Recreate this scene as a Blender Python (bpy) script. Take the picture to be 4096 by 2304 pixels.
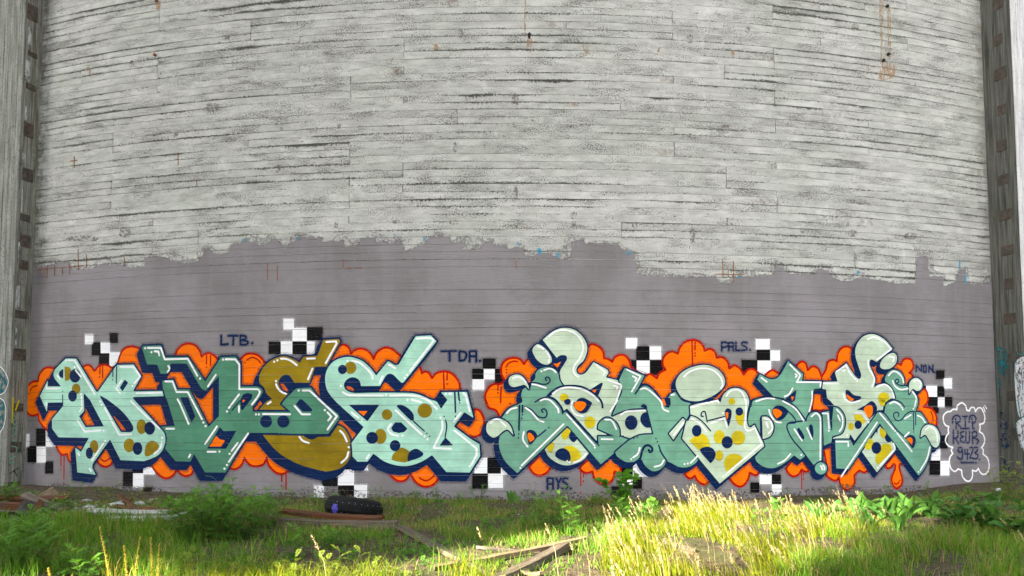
import bpy, bmesh, math, random
import numpy as np
from mathutils import Vector, Matrix
R_ = math.radians
random.seed(7); rng = np.random.default_rng(11)
for o in list(bpy.data.objects): bpy.data.objects.remove(o)
scene = bpy.context.scene
COL = scene.collection

# ------------------------------------------------------------------ camera
F_PX, PPX, PPY, PITCH, EYE = 2900.0, 2048.0, 1502.0, R_(3.5), 1.05
cam = bpy.data.cameras.new('camera'); camo = bpy.data.objects.new('camera', cam); COL.objects.link(camo)
camo.location = (0, 0, EYE); camo.rotation_euler = (R_(90) + PITCH, 0, 0)
cam.sensor_fit = 'HORIZONTAL'; cam.sensor_width = 36.0; cam.lens = F_PX / 4096 * 36.0
cam.shift_x = 0.0; cam.shift_y = (PPY - 1152) / 4096
cam.clip_start = 0.05; cam.clip_end = 500
scene.camera = camo
# ------------------------------------------------------------------ sky, sun, exposure
SUN_EL, SUN_AZ = R_(24), R_(42)          # light travels to the right and away from the camera, at 42 degrees
w = bpy.data.worlds.new('World'); scene.world = w; w.use_nodes = True
nt = w.node_tree; nt.nodes.clear()
sky = nt.nodes.new('ShaderNodeTexSky'); sky.sky_type = 'NISHITA'; sky.sun_disc = False
sky.sun_elevation = SUN_EL; sky.sun_rotation = R_(180) + SUN_AZ
sky.dust_density = 2.5; sky.air_density = 1.0; sky.ozone_density = 1.0
hs = nt.nodes.new('ShaderNodeHueSaturation'); hs.inputs['Saturation'].default_value = 0.28
bg = nt.nodes.new('ShaderNodeBackground'); bg.inputs['Strength'].default_value = 0.075
wo = nt.nodes.new('ShaderNodeOutputWorld')
nt.links.new(sky.outputs[0], hs.inputs['Color']); nt.links.new(hs.outputs[0], bg.inputs['Color']); nt.links.new(bg.outputs[0], wo.inputs['Surface'])
sl = bpy.data.lights.new('sun', 'SUN'); sl.energy = 5.0; sl.angle = R_(0.6); sl.color = (1.0, 0.90, 0.70)
so = bpy.data.objects.new('sun', sl); COL.objects.link(so)
sdir = Vector((math.sin(SUN_AZ) * math.cos(SUN_EL), math.cos(SUN_AZ) * math.cos(SUN_EL), -math.sin(SUN_EL)))
so.rotation_euler = sdir.to_track_quat('-Z', 'Y').to_euler(); so.location = (-12, -14, 20)
vs = scene.view_settings
vs.view_transform = 'Standard'; vs.look = 'None'; vs.gamma = 1.0; vs.use_curve_mapping = False
vs.exposure = 3.1

# ------------------------------------------------------------------ photo geometry helpers
DW, RW = 9.7, 21.8                       # distance to the wall's nearest point, radius of the silo
CE = 0.008                               # paint grid cell
COURSE = 0.104                           # board course height (13 cells)
FAC = 0.16                               # facet width along the wall (20 cells)
S_EDGE = 7.49
def ray(px, py):
    u = (px - PPX) / F_PX; v = (PPY - py) / F_PX
    c, s = math.cos(PITCH), math.sin(PITCH)
    return u, c - v * s, s + v * c
def px2wall(px, py):                     # pixel -> (arc length s, height z) on the silo wall
    x, y, z = ray(px, py)
    yc = DW + RW
    A = x * x + y * y; B = -2 * yc * y; C_ = yc * yc - RW * RW
    disc = B * B - 4 * A * C_
    t = (-B - math.sqrt(max(disc, 0))) / (2 * A)
    X, Y = x * t, y * t
    return math.atan2(X, yc - Y) * RW, EYE + z * t
def px2ground(px, py, z0=0.0):
    x, y, z = ray(px, py); t = (z0 - EYE) / z
    return Vector((x * t, y * t, z0))
def proj(X, Y, Z):
    dz = Z - EYE; c, s = np.cos(PITCH), np.sin(PITCH)
    d = Y * c + dz * s; v = -Y * s + dz * c
    return PPX + F_PX * X / d, PPY - F_PX * v / d
_crng = np.random.default_rng(5)
COFF = _crng.uniform(-0.0012, 0.0012, 400)     # depth of each course
GAPS = 0.0007 + 0.0032 * _crng.uniform(0, 1, 400)**2      # half width of the seam under each course
GAPS[:31] = 0.0005 + 0.0019 * _crng.uniform(0, 1, 31)**2; GAPS[-4:] = 0.0003
def wpos(s, z, d):
    """point on the faceted wall; arrays"""
    s = np.asarray(s, float); k = np.floor(s / FAC + 1e-9); t = s / FAC - k
    r = RW + d
    a0, a1 = k * FAC / RW, (k + 1) * FAC / RW
    x = r * (np.sin(a0) * (1 - t) + np.sin(a1) * t)
    y = DW + RW - r * (np.cos(a0) * (1 - t) + np.cos(a1) * t)
    return np.stack([x, y, np.broadcast_to(z, x.shape)], -1)

# ------------------------------------------------------------------ object helpers
def tag(o, label=None, cat=None, group=None, kind=None):
    if label: o['label'] = label
    if cat: o['category'] = cat
    if group: o['group'] = group
    if kind: o['kind'] = kind
    return o
def link(o, parent=None):
    COL.objects.link(o)
    if parent is not None: o.parent = parent
    return o
def empty(name, loc=(0, 0, 0), rz=0):
    o = bpy.data.objects.new(name, None); o.location = loc; o.rotation_euler = (0, 0, rz); o.empty_display_size = .1
    return link(o)
def mesh_obj(name, verts, faces, mat, parent=None, smooth=False):
    me = bpy.data.meshes.new(name); me.from_pydata([tuple(v) for v in verts], [], faces)
    if mat is not None: me.materials.append(mat)
    if smooth: me.polygons.foreach_set('use_smooth', [True] * len(me.polygons))
    me.update()
    return link(bpy.data.objects.new(name, me), parent)
def tri_obj(name, V, T, mat, parent=None, col=None):
    """fast mesh from arrays of vertices and triangles, optional per-vertex colour"""
    V = np.asarray(V, np.float32); T = np.asarray(T, np.int32)
    me = bpy.data.meshes.new(name); me.vertices.add(len(V)); me.vertices.foreach_set('co', V.ravel())
    me.loops.add(T.size); me.loops.foreach_set('vertex_index', T.ravel())
    me.polygons.add(len(T)); me.polygons.foreach_set('loop_start', np.arange(0, T.size, 3, dtype=np.int32))
    me.polygons.foreach_set('loop_total', np.full(len(T), 3, np.int32))
    if col is not None:
        a = me.attributes.new('tint', 'FLOAT', 'POINT'); a.data.foreach_set('value', np.asarray(col, np.float32))
    me.materials.append(mat); me.update(); me.validate()
    return link(bpy.data.objects.new(name, me), parent)
def bm_obj(name, bm, mat, parent=None, smooth=False):
    me = bpy.data.meshes.new(name); bm.to_mesh(me); bm.free(); me.materials.append(mat)
    if smooth: me.polygons.foreach_set('use_smooth', [True] * len(me.polygons))
    return link(bpy.data.objects.new(name, me), parent)
def box_bm(sx, sy, sz, bev=0.0, c=(0, 0, 0)):
    bm = bmesh.new(); bmesh.ops.create_cube(bm, size=1)
    for v in bm.verts: v.co = Vector((v.co.x * sx + c[0], v.co.y * sy + c[1], v.co.z * sz + c[2]))
    if bev: bmesh.ops.bevel(bm, geom=bm.edges[:], offset=bev, segments=1, affect='EDGES')
    return bm

# ------------------------------------------------------------------ materials
class NT:
    def __init__(s, name):
        s.m = bpy.data.materials.new(name); s.m.use_nodes = True; s.t = s.m.node_tree
        s.t.nodes.clear(); s.out = s.n('ShaderNodeOutputMaterial')
    def n(s, typ, **kw):
        nd = s.t.nodes.new(typ)
        for k, v in kw.items(): setattr(nd, k, v)
        return nd
    def set(s, sock, v):
        if isinstance(v, bpy.types.NodeSocket): s.t.links.new(v, sock)
        elif v is not None:
            if sock.type == 'RGBA' and len(v) == 3: v = (*v, 1)
            sock.default_value = v
    def math(s, op, a, b=0.0, clamp=False):
        nd = s.n('ShaderNodeMath', operation=op, use_clamp=clamp); s.set(nd.inputs[0], a); s.set(nd.inputs[1], b); return nd.outputs[0]
    def step(s, v, a, b):
        nd = s.n('ShaderNodeMapRange', interpolation_type='SMOOTHSTEP'); s.set(nd.inputs[0], v)
        nd.inputs[1].default_value = a; nd.inputs[2].default_value = b; return nd.outputs[0]
    def mix(s, f, a, b, blend='MIX'):
        nd = s.n('ShaderNodeMix', data_type='RGBA', blend_type=blend); s.set(nd.inputs[0], f); s.set(nd.inputs[6], a); s.set(nd.inputs[7], b); return nd.outputs[2]
    def vmath(s, op, a, b):
        nd = s.n('ShaderNodeVectorMath', operation=op); s.set(nd.inputs[0], a); s.set(nd.inputs[1], b); return nd.outputs[0]
    def comb(s, x, y, z=0.0):
        nd = s.n('ShaderNodeCombineXYZ'); s.set(nd.inputs[0], x); s.set(nd.inputs[1], y); s.set(nd.inputs[2], z); return nd.outputs[0]
    def sep(s, v):
        nd = s.n('ShaderNodeSeparateXYZ'); s.set(nd.inputs[0], v); return nd.outputs
    def noise(s, vec, scale, detail=3, rough=.55, dist=0.0):
        nd = s.n('ShaderNodeTexNoise'); s.set(nd.inputs['Vector'], vec); nd.inputs['Scale'].default_value = scale
        nd.inputs['Detail'].default_value = detail; nd.inputs['Roughness'].default_value = rough; nd.inputs['Distortion'].default_value = dist
        return nd.outputs[0]
    def uv(s, name): return s.n('ShaderNodeUVMap', uv_map=name).outputs[0]
    def obj(s): return s.n('ShaderNodeTexCoord').outputs['Object']
    def pos(s): return s.n('ShaderNodeNewGeometry').outputs['Position']
    def rand(s): return s.n('ShaderNodeObjectInfo').outputs['Random']
    def bump(s, h, strength=.3, dist=.01):
        nd = s.n('ShaderNodeBump'); s.set(nd.inputs['Height'], h); nd.inputs['Strength'].default_value = strength; nd.inputs['Distance'].default_value = dist; return nd.outputs[0]
    def pbr(s, col, rough=.7, normal=None, spec=.3):
        b = s.n('ShaderNodeBsdfPrincipled'); s.set(b.inputs['Base Color'], col); s.set(b.inputs['Roughness'], rough)
        b.inputs['Specular IOR Level'].default_value = spec
        if normal is not None: s.set(b.inputs['Normal'], normal)
        s.t.links.new(b.outputs[0], s.out.inputs[0]); return b

def mat_concrete():
    m = NT('board_marked_concrete')
    su = m.sep(m.uv('wall')); lo = m.sep(m.uv('local')); rnd = m.rand()
    S, Z = su[0], su[1]; U, V = lo[0], lo[1]            # V: 0..1 across the board
    r50 = m.math('MULTIPLY', rnd, 57.0)
    big = m.noise(m.comb(S, Z, 3.0), .9, 4, .6)
    blot = m.noise(m.comb(m.math('MULTIPLY', S, 2.2), m.math('MULTIPLY', Z, 5.0), r50), 1.6, 5, .65)
    grain = m.noise(m.comb(m.math('MULTIPLY', S, 5.0), m.math('MULTIPLY', Z, 130.0), r50), 1.0, 5, .6, .4)
    fine = m.noise(m.comb(S, Z, 1.0), 55.0, 4, .7)
    c = m.mix(m.step(blot, .3, .72), (.37, .37, .35), (.52, .52, .50))
    c = m.mix(m.step(big, .35, .7), c, m.mix(1.0, c, (.93, .96, .92), 'MULTIPLY'))
    tone = m.math('ADD', .90, m.math('MULTIPLY', rnd, .15))
    c = m.mix(1.0, c, m.comb(tone, tone, tone), 'MULTIPLY')
    c = m.mix(m.math('MULTIPLY', m.step(grain, .56, .74), .30), c, (.2, .2, .18))
    stn = m.noise(m.comb(m.math('MULTIPLY', S, 1.6), m.math('MULTIPLY', Z, 7.0), m.math('ADD', r50, 77.0)), 1.5, 5, .7)
    c = m.mix(m.math('MULTIPLY', m.step(stn, .52, .70), .42), c, (.20, .205, .19))
    crk = m.noise(m.comb(m.math('MULTIPLY', S, 9.0), m.math('MULTIPLY', Z, 60.0), m.math('ADD', r50, 3.0)), 1.0, 4, .7, .8)
    c = m.mix(m.math('MULTIPLY', m.step(crk, .64, .70), .55), c, (.10, .10, .09))
    # lime bloom
    lime = m.noise(m.comb(m.math('MULTIPLY', S, 3.0), m.math('MULTIPLY', Z, 2.2), 9.0), 1.3, 5, .65)
    c = m.mix(m.math('MULTIPLY', m.step(lime, .58, .74), .4), c, (.66, .66, .64))
    # pits and black speckle
    dens = m.noise(m.comb(m.math('MULTIPLY', S, 1.3), m.math('MULTIPLY', Z, 4.0), m.math('ADD', r50, 4.0)), 1.4, 3)
    sp = m.noise(m.comb(S, Z, 2.0), 62.0, 3, .65)
    spm = m.step(m.math('ADD', sp, m.math('MULTIPLY', m.math('SUBTRACT', dens, .5), .55)), .57, .63)
    sp2 = m.noise(m.comb(S, Z, 12.0), 23.0, 3, .6); spm = m.math('MAXIMUM', spm, m.step(m.math('ADD', sp2, m.math('MULTIPLY', m.math('SUBTRACT', dens, .5), .25)), .665, .70))
    c = m.mix(m.math('MULTIPLY', spm, .82), c, (.07, .07, .055))
    # mildew growing from the seams: broken dashes with a ragged fringe
    dm = m.math('MULTIPLY', m.math('SUBTRACT', m.noise(m.comb(m.math('MULTIPLY', S, .35), m.math('MULTIPLY', Z, .6), 30.0), 1.0, 3, .6), .5), .5)
    bo = m.math('MULTIPLY', m.math('SUBTRACT', m.math('FRACT', m.math('MULTIPLY', rnd, 13.7)), .50), .26)      # some boards catch more dirt
    dash = m.math('ADD', m.math('ADD', m.noise(m.comb(m.math('MULTIPLY', S, .8), r50, 0.0), 1.0, 4, .65), dm), bo)
    bo2 = m.math('MULTIPLY', m.math('SUBTRACT', m.math('FRACT', m.math('MULTIPLY', rnd, 29.3)), .58), .26)
    dash2 = m.math('ADD', m.math('ADD', m.noise(m.comb(m.math('MULTIPLY', S, .7), m.math('ADD', r50, 21.0), 0.0), 1.0, 4, .65), dm), bo2)
    jag = m.noise(m.comb(m.math('MULTIPLY', S, 1.0), m.math('MULTIPLY', Z, 1.0), 7.0), 42.0, 4, .75)
    jag = m.math('MULTIPLY', m.math('SUBTRACT', jag, .5), 1.5)
    top = m.math('ADD', m.math('SUBTRACT', 1.0, V), jag); bot = m.math('ADD', V, jag)
    wt = m.math('POWER', m.step(dash, .50, .86), 1.6); wb = m.math('POWER', m.step(dash2, .50, .86), 1.6)
    mt = m.math('MULTIPLY', m.step(m.math('SUBTRACT', m.math('MULTIPLY', wt, .42), top), -.09, .03), m.step(dash, .52, .56))
    mb = m.math('MULTIPLY', m.step(m.math('SUBTRACT', m.math('MULTIPLY', wb, .34), bot), -.07, .03), m.step(dash2, .52, .56))
    mil = m.math('MAXIMUM', mt, mb)
    c = m.mix(m.math('MULTIPLY', m.math('MULTIPLY', mil, m.step(fine, .20, .42)), .95), c, m.mix(big, (.028, .034, .028), (.065, .065, .05)))
    # hairline of dirt along every seam, coming and going
    thin = m.math('MAXIMUM', m.math('MULTIPLY', m.step(V, .955, .985), m.step(dash2, .50, .60)), m.math('MULTIPLY', m.step(V, .045, .015), m.step(dash, .50, .60)))
    thin = m.math('MAXIMUM', thin, m.math('MULTIPLY', m.step(m.math('ABSOLUTE', m.math('SUBTRACT', U, .5)), .4978, .4990), m.math('MULTIPLY', m.step(m.math('FRACT', m.math('MULTIPLY', rnd, 7.31)), .35, .6), .6)))
    c = m.mix(m.math('MULTIPLY', thin, .75), c, (.035, .035, .03))
    # brown stain at some board ends
    endm = m.math('MULTIPLY', m.step(U, .88, 1.0), m.step(m.noise(m.comb(r50, Z, 0.0), 3.0, 1), .56, .66))
    endm = m.math('MULTIPLY', endm, m.step(m.noise(m.comb(S, Z, 0.0), 9.0, 4, .7), .42, .6))
    c = m.mix(m.math('MULTIPLY', endm, .65), c, (.19, .145, .115))
    # rust flecks
    ru = m.noise(m.comb(S, Z, 40.0), 7.0, 2, .5); ru2 = m.noise(m.comb(S, m.math('MULTIPLY', Z, .45), 4.0), 33.0, 3, .7)
    c = m.mix(m.math('MULTIPLY', m.math('MULTIPLY', m.step(ru, .70, .76), m.step(ru2, .5, .6)), .8), c, (.30, .13, .05))
    # moss and damp in the corners beside the piers, heavier at the left one
    el = m.math('ADD', m.math('MULTIPLY', m.math('ADD', S, S_EDGE), 1.0), m.math('MULTIPLY', m.math('SUBTRACT', m.noise(m.comb(S, Z, 0.0), 6.0, 5, .75), .5), 1.1))
    c = m.mix(m.math('MULTIPLY', m.step(el, .26, -.10), .85), c, (.075, .078, .055))
    er = m.math('ADD', m.math('SUBTRACT', S_EDGE, S), m.math('MULTIPLY', m.math('SUBTRACT', m.noise(m.comb(S, Z, 8.0), 6.0, 5, .75), .5), .7))
    c = m.mix(m.math('MULTIPLY', m.step(er, .30, -.05), .6), c, (.12, .12, .10))
    h = m.math('ADD', m.math('MULTIPLY', grain, .5), m.math('ADD', m.math('MULTIPLY', fine, .5), m.math('MULTIPLY', spm, -.8)))
    m.pbr(c, .9, m.bump(h, .45, .006), .2); return m.m
def mat_core():
    m = NT('dark_joint_concrete'); n = m.noise(m.pos(), 6, 4)
    m.pbr(m.mix(n, (.05, .05, .045), (.12, .115, .10)), .95, None, .1); return m.m
def mat_paint(name, col, rough=.55, var=.24, worn=.0):
    """spray / roller paint on board marked concrete; wood grain relief, thin patchy coverage"""
    m = NT(name); p = m.sep(m.pos())
    grain = m.noise(m.comb(m.math('MULTIPLY', p[0], 4.0), p[1], m.math('MULTIPLY', p[2], 120.0)), 1.0, 4, .6, .3)
    fine = m.noise(m.pos(), 70.0, 4, .75); blot = m.noise(m.pos(), 2.6, 4, .6)
    v = m.math('ADD', 1.0 - var * .75, m.math('MULTIPLY', m.step(blot, .3, .7), var * 1.3))
    st = m.noise(m.comb(m.math('MULTIPLY', p[0], 1.5), p[1], m.math('MULTIPLY', p[2], 9.0)), 2.2, 4, .6)
    v = m.math('ADD', v, m.math('MULTIPLY', m.math('SUBTRACT', st, .5), var * 1.4))
    c = m.mix(1.0, col, m.comb(v, v, v), 'MULTIPLY')
    c = m.mix(m.math('MULTIPLY', m.step(fine, .56, .75), .22), c, tuple(x * .45 for x in col))
    c = m.mix(m.math('MULTIPLY', m.step(grain, .58, .75), .18), c, tuple(x * .55 for x in col))
    pin = m.math('MULTIPLY', m.step(m.noise(m.pos(), 46.0, 4, .75), .60, .67), m.step(m.noise(m.pos(), 2.1, 3), .42, .6))
    c = m.mix(m.math('MULTIPLY', pin, .38), c, (.20, .19, .20))
    if worn:
        ch = m.math('MULTIPLY', m.step(m.noise(m.pos(), 24.0, 4, .7), .66, .70), m.step(m.noise(m.pos(), 1.3, 3), .45, .62))
        c = m.mix(m.math('MULTIPLY', ch, worn), c, (.42, .42, .40))
    h = m.math('ADD', m.math('MULTIPLY', grain, .7), m.math('MULTIPLY', fine, .6))
    m.pbr(c, rough, m.bump(h, .8, .008), .04); return m.m
def mat_coat():
    m = NT('roller_primer'); p = m.sep(m.pos())
    grain = m.noise(m.comb(m.math('MULTIPLY', p[0], 4.0), p[1], m.math('MULTIPLY', p[2], 120.0)), 1.0, 4, .6, .3)
    fine = m.noise(m.pos(), 80.0, 4, .75); blot = m.noise(m.pos(), 1.1, 5, .6); st = m.noise(m.comb(m.math('MULTIPLY', p[0], .8), 0.0, m.math('MULTIPLY', p[2], 7.0)), 1.6, 4)
    c = m.mix(m.step(blot, .35, .68), (.178, .166, .170), (.24, .224, .238))
    c = m.mix(m.math('MULTIPLY', m.step(st, .5, .7), .5), c, (.205, .19, .195))
    lap = m.noise(m.comb(m.math('MULTIPLY', p[0], 4.2), 0.0, m.math('MULTIPLY', p[2], .55)), 1.2, 3, .5); gh = m.noise(m.comb(m.math('MULTIPLY', p[0], 1.3), 5.0, m.math('MULTIPLY', p[2], 2.6)), 1.5, 5, .65, .8)
    c = m.mix(m.math('MULTIPLY', m.step(lap, .52, .60), .2), c, (.255, .24, .252)); c = m.mix(m.math('MULTIPLY', m.step(gh, .60, .66), .35), c, (.16, .152, .165))
    c = m.mix(m.math('MULTIPLY', m.step(fine, .56, .72), .3), c, (.12, .115, .12))
    c = m.mix(m.math('MULTIPLY', m.step(grain, .60, .74), .25), c, (.14, .13, .135))
    ch = m.math('MULTIPLY', m.step(m.noise(m.comb(m.math('MULTIPLY', p[0], 5.0), p[1], m.math('MULTIPLY', p[2], 30.0)), 1.8, 4, .7), .68, .72), m.step(m.noise(m.pos(), .9, 2), .5, .65))
    c = m.mix(m.math('MULTIPLY', ch, .6), c, (.42, .42, .44))
    h = m.math('ADD', m.math('MULTIPLY', grain, .7), m.math('MULTIPLY', fine, .6))
    m.pbr(c, .6, m.bump(h, .9, .009), .06); return m.m
def mat_noise(name, a, b, scale=8, rough=.85, c3=None, t3=(.6, .7), stretch=(1, 1, 1), bump=.3, bd=.01, spec=.25):
    m = NT(name); v = m.vmath('MULTIPLY', m.obj(), stretch)
    n = m.noise(v, scale, 5, .65); c = m.mix(m.step(n, .32, .68), a, b)
    if c3 is not None: c = m.mix(m.step(m.noise(v, scale * .6, 4, .7, .3), *t3), c, c3)
    m.pbr(c, rough, m.bump(m.noise(v, scale * 3, 4, .7), bump, bd), spec); return m.m
def mat_leaf(name, a, b, trans=.45, rough=.55, dry=None):
    """leaf or blade: two tints by the 'tint' attribute, part of the light passes through"""
    m = NT(name); t = m.n('ShaderNodeAttribute', attribute_name='tint').outputs['Fac']
    c = m.mix(t, a, b)
    if dry is not None: c = m.mix(m.step(t, .80, .86), c, dry)
    d = m.n('ShaderNodeBsdfPrincipled'); m.set(d.inputs['Base Color'], c); d.inputs['Roughness'].default_value = rough; d.inputs['Specular IOR Level'].default_value = .08
    tr = m.n('ShaderNodeBsdfTranslucent'); m.set(tr.inputs['Color'], m.mix(1.0, c, (1.25, 1.15, .6), 'MULTIPLY'))
    mx = m.n('ShaderNodeMixShader'); mx.inputs[0].default_value = trans
    m.t.links.new(d.outputs[0], mx.inputs[1]); m.t.links.new(tr.outputs[0], mx.inputs[2]); m.t.links.new(mx.outputs[0], m.out.inputs[0])
    return m.m
def mat_mist(name, col, amt, scale=90.0, cut=.44):
    """overspray / thin dry paint: grains of paint with bare wall between"""
    m = NT(name); n = m.noise(m.pos(), scale, 3, .7); b = m.n('ShaderNodeBsdfPrincipled'); m.set(b.inputs['Base Color'], col); b.inputs['Roughness'].default_value = .7; b.inputs['Specular IOR Level'].default_value = .04
    t = m.n('ShaderNodeBsdfTransparent'); x = m.n('ShaderNodeMixShader'); m.set(x.inputs[0], m.math('MULTIPLY', m.step(n, cut, cut + .14), amt))
    m.t.links.new(t.outputs[0], x.inputs[1]); m.t.links.new(b.outputs[0], x.inputs[2]); m.t.links.new(x.outputs[0], m.out.inputs[0]); return m.m
M = dict(mist_navy=mat_mist('navy_overspray', (.004, .017, .070), .6), mist_red=mat_mist('red_overspray', (.36, .01, .004), .45), mist_white=mat_mist('white_overspray', (.8, .8, .82), .5), mist_black=mat_mist('black_overspray', (.006, .006, .006), .5),
    mist_coat=mat_mist('dry_roller_edge', (.235, .22, .23), .45, 24.0, .42), mud=mat_mist('mud_splash', (.10, .085, .07), .8, 30.0, .46), concrete=mat_concrete(), core=mat_core(), coat=mat_coat(),
    mint=mat_paint('mint_paint', (.35, .62, .49)), pale=mat_paint('pale_green_paint', (.47, .58, .44)),
    green=mat_paint('bottle_green_paint', (.075, .225, .14)), sea=mat_paint('sea_green_paint', (.15, .34, .24)),
    ochre=mat_paint('ochre_paint', (.25, .17, .008), .5, .3), yellow=mat_paint('yellow_paint', (.53, .42, .012)),
    orange=mat_paint('orange_paint', (.86, .155, .001), .55, .1), red=mat_paint('red_paint', (.36, .006, .003)),
    navy=mat_paint('navy_paint', (.004, .017, .070), .5, .2), white=mat_paint('white_paint', (.80, .80, .82), .5, .05),
    black=mat_paint('black_paint', (.006, .0055, .006), .5, .2), teal=mat_paint('teal_paint', (.02, .25, .28), .5, .5, .5), blue=mat_paint('blue_paint', (.02, .07, .2), .5, .5, .6),
    cyan=mat_paint('cyan_paint', (.06, .27, .40)))
# ================================================================== the silo wall
SILO = empty('silo_wall', (0, DW, 0))
tag(SILO, 'curved grey board-marked concrete silo wall behind the graffiti, mildew along its seams', 'wall')
def rel(P, root): return np.asarray(P, float) - np.array(root.location)
def build_core():
    ks = np.arange(-64, 65); zs = [-0.6, 2.5, 5.0, 7.62, 7.72, 12.0]; V = []; Fc = []
    for z in zs:
        d = -0.010 if z < 7.7 else 0.0
        V += list(wpos(ks * FAC * 1.0, z, np.full(len(ks), d)))
    n = len(ks)
    for j in range(len(zs) - 1):
        for i in range(n - 1): Fc.append((j * n + i, j * n + i + 1, (j + 1) * n + i + 1, (j + 1) * n + i))
    o = mesh_obj('wall_core', rel(V, SILO), Fc, M['core'], SILO); return o
build_core()
def make_board(s0, s1, c, extra):
    g0, g1 = (GAPS[c], GAPS[c + 1]) if c < 30 else [brng.choices([.0001, .0007, .0022], (42, 42, 16))[0] for _ in (0, 1)]; bv0, bv1 = min(.001, g0), min(.001, g1); z0, z1 = c * COURSE, (c + 1) * COURSE
    ks = np.arange(math.ceil(s0 / FAC + 1e-6), math.floor(s1 / FAC - 1e-6) + 1) * FAC
    ss = np.concatenate([[s0], [s0 + .002], ks[(ks > s0 + .004) & (ks < s1 - .004)], [s1 - .002], [s1]])
    d = COFF[c] - extra; zc = (z0 + z1) / 2
    prof = [(z0 + g0 * .4, -.012), (z0 + g0 + bv0, d), (z1 - g1 - bv1, d), (z1 - g1 * .4, -.012)]
    V = []; U1 = []; U2 = []; Fc = []; n = len(ss)
    for i, s in enumerate(ss):
        end = i in (0, n - 1)
        for (z, dd) in prof:
            V.append(wpos(np.array([s]), z, -.012 if end else dd)[0]); U1.append((s, z)); U2.append(((s - s0) / (s1 - s0), (z - z0) / COURSE))
    for i in range(n - 1):
        for k in range(3): Fc.append((i * 4 + k, (i + 1) * 4 + k, (i + 1) * 4 + k + 1, i * 4 + k + 1))
    o = mesh_obj('board', rel(V, SILO), Fc, M['concrete'], SILO)
    me = o.data
    a = me.uv_layers.new(name='wall'); b = me.uv_layers.new(name='local')
    li = np.zeros(len(me.loops), np.int32); me.loops.foreach_get('vertex_index', li)
    a.data.foreach_set('uv', np.array(U1, np.float32)[li].ravel()); b.data.foreach_set('uv', np.array(U2, np.float32)[li].ravel())
brng = random.Random(21); prev = None; NB = 0
BAY = 2 * S_EDGE / 20
for c in range(-2, 73):
    if prev and brng.random() < .22: js = prev
    else:
        js = [0]; k = brng.choice([2, 3, 4, 5, 6, 7])
        while k < 19: js.append(k); k += brng.choice([5, 6, 6, 7, 8])
        js.append(20)
    prev = js
    for a, b in zip(js[:-1], js[1:]):
        s0 = -S_EDGE + a * BAY + (.0007 if a else 0); s1 = -S_EDGE + b * BAY - (.0007 if b < 20 else 0)
        make_board(s0, s1, c, brng.uniform(0, 1)**2 * .0028 if c > 26 else 0.0); NB += 1
print('boards', NB)

# ------------------------------------------------------------------ paint engine: distance fields -> thin skins on the boards
WIN = dict(L1=(100, 1250, 4.025), L2=(100, 1600, 4.025), B1=(660, 1250, 4.025), B2=(660, 1600, 4.025), C1=(1260, 1250, 4.025), C2=(1260, 1600, 4.025),
    D1=(1880, 1250, 4.025), D2=(1880, 1600, 2.275), E1=(2480, 1250, 2.275), E2=(2480, 1600, 2.275), F1=(2960, 1250, 2.275), F2=(2960, 1600, 2.275),
    R1=(3400, 1250, 4.025), R2=(3400, 1600, 4.025), W5=(0, 576, 2.5156), W6=(1024, 576, 2.5156), W7=(2048, 576, 2.5156), W8=(3072, 576, 2.5156),
    G1=(800, 1800, 2.875), G2=(1600, 1800, 2.875), G3=(2400, 1800, 2.875), G0=(0, 1800, 2.875), P0=(0, 0, 1.0), T1=(0, 0, 2.5156), T2=(1024, 0, 2.5156), T3=(2048, 0, 2.5156), T4=(3072, 0, 2.5156))
def parse(txt):
    out = []; wn = None
    for tk in txt.split():
        if tk in WIN: wn = WIN[tk]; continue
        cor = tk.endswith('*'); x, y = tk.rstrip('*').split(',')
        out.append((wn[0] + float(x) / wn[2], wn[1] + float(y) / wn[2], cor))
    return out
class WallSurf:
    split = True
    def uv(s, px, py): return px2wall(px, py)
    def to3d(s, S, Z, d): return wpos(S, Z, d)
class PlaneSurf:
    split = False
    def __init__(s, o, u, v): s.o, s.u, s.v = Vector(o), Vector(u).normalized(), Vector(v).normalized(); s.n = s.u.cross(s.v)
    def uv(s, px, py):
        dr = Vector(ray(px, py)); e = Vector((0, 0, EYE)); t = (s.o - e).dot(s.n) / dr.dot(s.n); p = e + dr * t - s.o
        return p.dot(s.u), p.dot(s.v)
    def to3d(s, S, Z, d):
        return np.array(s.o)[None] + np.outer(S, s.u) + np.outer(Z, s.v) + np.outer(d, s.n)
WALL = WallSurf()
def spline(pts, closed, step=.02):
    """pts: (x, y, corner). Catmull-Rom between corners"""
    n = len(pts); out = []
    P = [np.array(p[:2]) for p in pts]; Cn = [p[2] for p in pts]
    rngi = range(n) if closed else range(n - 1)
    for i in rngi:
        a, b = P[i], P[(i + 1) % n]
        ha = not (Cn[i] or (not closed and i == 0)); hb = not (Cn[(i + 1) % n] or (not closed and i == n - 2))
        ta = (b - P[i - 1]) * .5 if ha else (b - a); tb = (P[(i + 2) % n] - a) * .5 if hb else (b - a)
        L = np.linalg.norm(b - a); la = np.linalg.norm(ta); lb = np.linalg.norm(tb)
        ta = ta * min(1, L * 1.1 / max(la, 1e-6)); tb = tb * min(1, L * 1.1 / max(lb, 1e-6))
        k = 1 if not (ha or hb) else max(2, min(14, int(L / step)))
        for t in np.arange(k) / k:
            h = (2 * t**3 - 3 * t**2 + 1) * a + (t**3 - 2 * t**2 + t) * ta + (-2 * t**3 + 3 * t**2) * b + (t**3 - t**2) * tb
            out.append(h)
    if not closed: out.append(P[-1])
    return np.array(out)
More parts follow.
